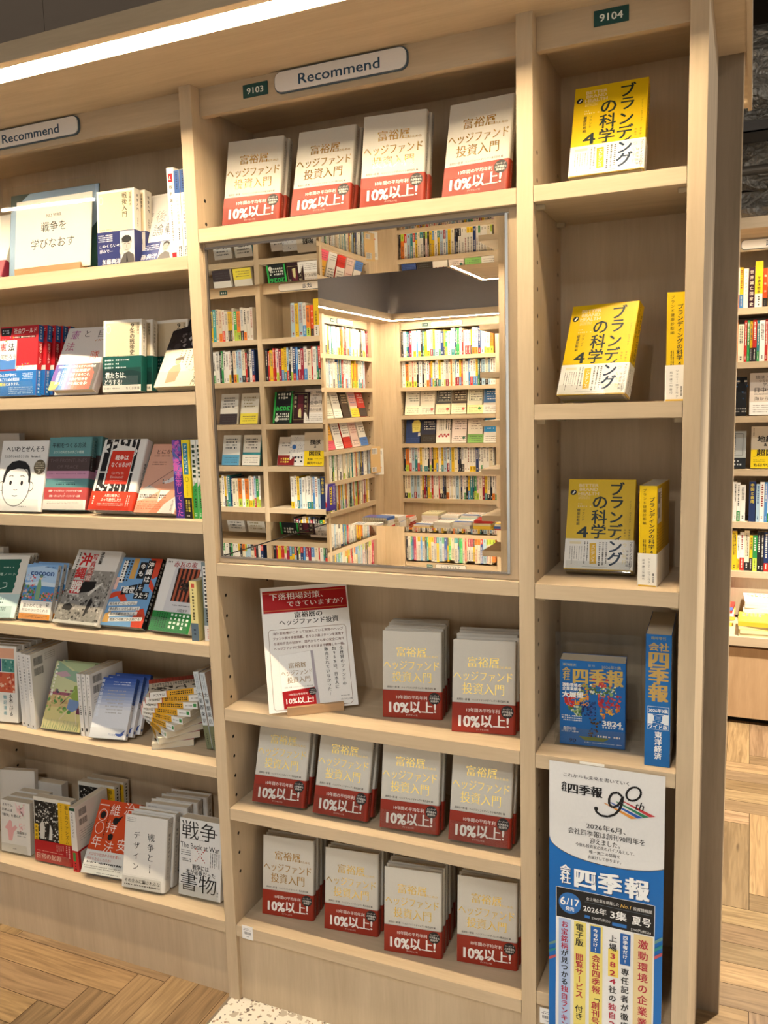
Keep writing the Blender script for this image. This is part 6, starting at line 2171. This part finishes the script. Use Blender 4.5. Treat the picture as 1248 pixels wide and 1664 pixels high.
for i, (nm, cc, ar, z) in enumerate((('white and yellow cartoon', 'dcd6c8', fart(40, None, '8a7a3a', 'e4d448'), 1.363), ('pale lettered', 'd8d4cc', fart(41, None, '3a3a3a', '3a3034'), 1.363), ('teal edged white', '3a8a94', fart(42, 'e4e0d6', '2a2a2a', 'e4e0d6'), 1.115), ('white and sky blue', 'e0e0dc', fart(43, None, '2a3a4a', '5a9cc4'), 1.115))):
    face_book(f'{nm} book facing out in the mirrored island bookcase', .128, .184, .018, cc, ar, (1.665, 1.81)[i % 2], 2.672, z, 3, 12, GF)
for r_, z in enumerate(MLV):
    spine_row(.004, .745, z, 2.668, 'x', '', GM, 340 + r_, False)
GPI = 'flat piles on the island platform'
pile(1.205, 2.405, .4047, 4, 'front pile on the island platform at right', GPI, solo=True, cols=['e4d8a8', 'e8dcb0', 'e4d8a8', 'e4c43c'])
pile(1.225, 2.570, .4047, 7, 'rear pile on the island platform at right', GPI, solo=True, cols=['e8e4e0', 'ece4e0', 'e8e0dc'])
pile(1.055, 2.560, .4047, 5, 'pile beside the end panel on the island platform', GPI, solo=True)

for a_ in ARCH:
    if not a_[4]:
        bpy.data.objects.remove(a_[0])
tag(REST.build('book_rows'), 'remaining small books and flat piles of the far room seen through the window', 'books', kind='stuff')

# ------------------------------------------------------------------ services in the ceiling void at the right
GD = None


def crumple(name, label, cat, x0, x1, y, z0, z1, depth, seed, mat=FOIL, amp=.03):
    r_ = random.Random(seed)
    nx, na = 26, 22
    vs, fs = [], []
    for i in range(nx + 1):
        x = x0 + (x1 - x0) * i / nx
        for k in range(na):
            a_ = 6.2832 * k / na
            rr = 1 + r_.uniform(-amp, amp) * 3
            vs.append((x - (x0 + x1) / 2 + r_.uniform(-amp, amp) * .2, depth / 2 * math.cos(a_) * rr, (z1 - z0) / 2 * math.sin(a_) * rr))
    for i in range(nx):
        for k in range(na):
            fs.append((i * na + k, i * na + (k + 1) % na, (i + 1) * na + (k + 1) % na, (i + 1) * na + k))
    fs += [tuple(range(na)), tuple(nx * na + k for k in range(na))[::-1]]
    q_ = MB()
    q_.add(vs, fs, mat)
    o_ = q_.build(name)
    o_.location = ((x0 + x1) / 2, y, (z0 + z1) / 2)
    tag(o_, label, cat)
    return o_


crumple('insulated_duct', 'large crumpled silver foil duct highest in the ceiling void', 'duct', .3, 3.4, 3.75, 2.93, 3.45, .5, 3)
crumple('insulated_duct', 'foil-wrapped pipe bundle just above the steel tray', 'duct', .3, 3.4, 3.3, 2.78, 2.90, .12, 4, amp=.05)
crumple('insulated_duct', 'dark sagging foil wrap below the steel tray', 'duct', .3, 2.2, 3.55, 2.55, 2.80, .25, 5, mat=FOIL, amp=.07)
crumple('insulated_duct', 'grey crumpled foil hose lowest in the ceiling void', 'duct', .3, 3.4, 3.45, 2.33, 2.52, .2, 6, amp=.06)
q = MB()
q.box(0, 0, 0, 3.0, .2, .006, pm('7a7878', .4, .6))
q.box(0, 0, 0, 3.0, .006, .05, pm('7a7878', .4, .6))
q.box(0, .194, 0, 3.0, .2, .05, pm('7a7878', .4, .6))
o = q.build('cable_tray')
o.location = (.3, 3.0, 2.715)
tag(o, 'flat grey steel tray crossing the ceiling void', 'cable tray')
q = MB()
q.tube([(-1.5, 0, 0), (1.5, 0, 0)], .022, pm('8a847c', .4, .3), 14)
o = q.build('conduit_pipe')
o.location = (1.7, 2.95, 2.525)
tag(o, 'straight grey conduit pipe below the ceiling void foil', 'pipe')
q = MB()
q.box(-.03, -.03, 0, .03, .03, 1.6, pm('6a6a70', .5, .3))
o = q.build('hanger_post')
o.location = (1.285, 2.92, 2.27)
tag(o, 'grey vertical steel hanger at the right edge of the ceiling void', 'hanger')
for i, (pts) in enumerate(([(0, 0, 0), (.05, .02, .12), (.2, .05, .22), (.4, .05, .25)], [(0, 0, .02), (.1, 0, .05), (.22, 0, .16), (.3, .02, .3)], [(0.02, 0, 0), (.18, 0, .06), (.4, 0, .1)])):
    q = MB()
    q.tube(pts, .006, pm('b8b4ac', .6), 8)
    o = q.build('cable')
    o.location = (1.02 + .03 * i, 3.05 + .05 * i, 2.24)
    tag(o, ('thin pale cable rising steeply', 'thin pale cable curving upward', 'thin pale cable nearly level')[i] + ' in the lower ceiling void', 'cable')

import collections
_seen = collections.Counter(o['label'] for o in SC.objects if 'label' in o)
for k_, n_ in _seen.items():
    if n_ > 1:
        print('DUPLICATE LABEL', n_, k_)
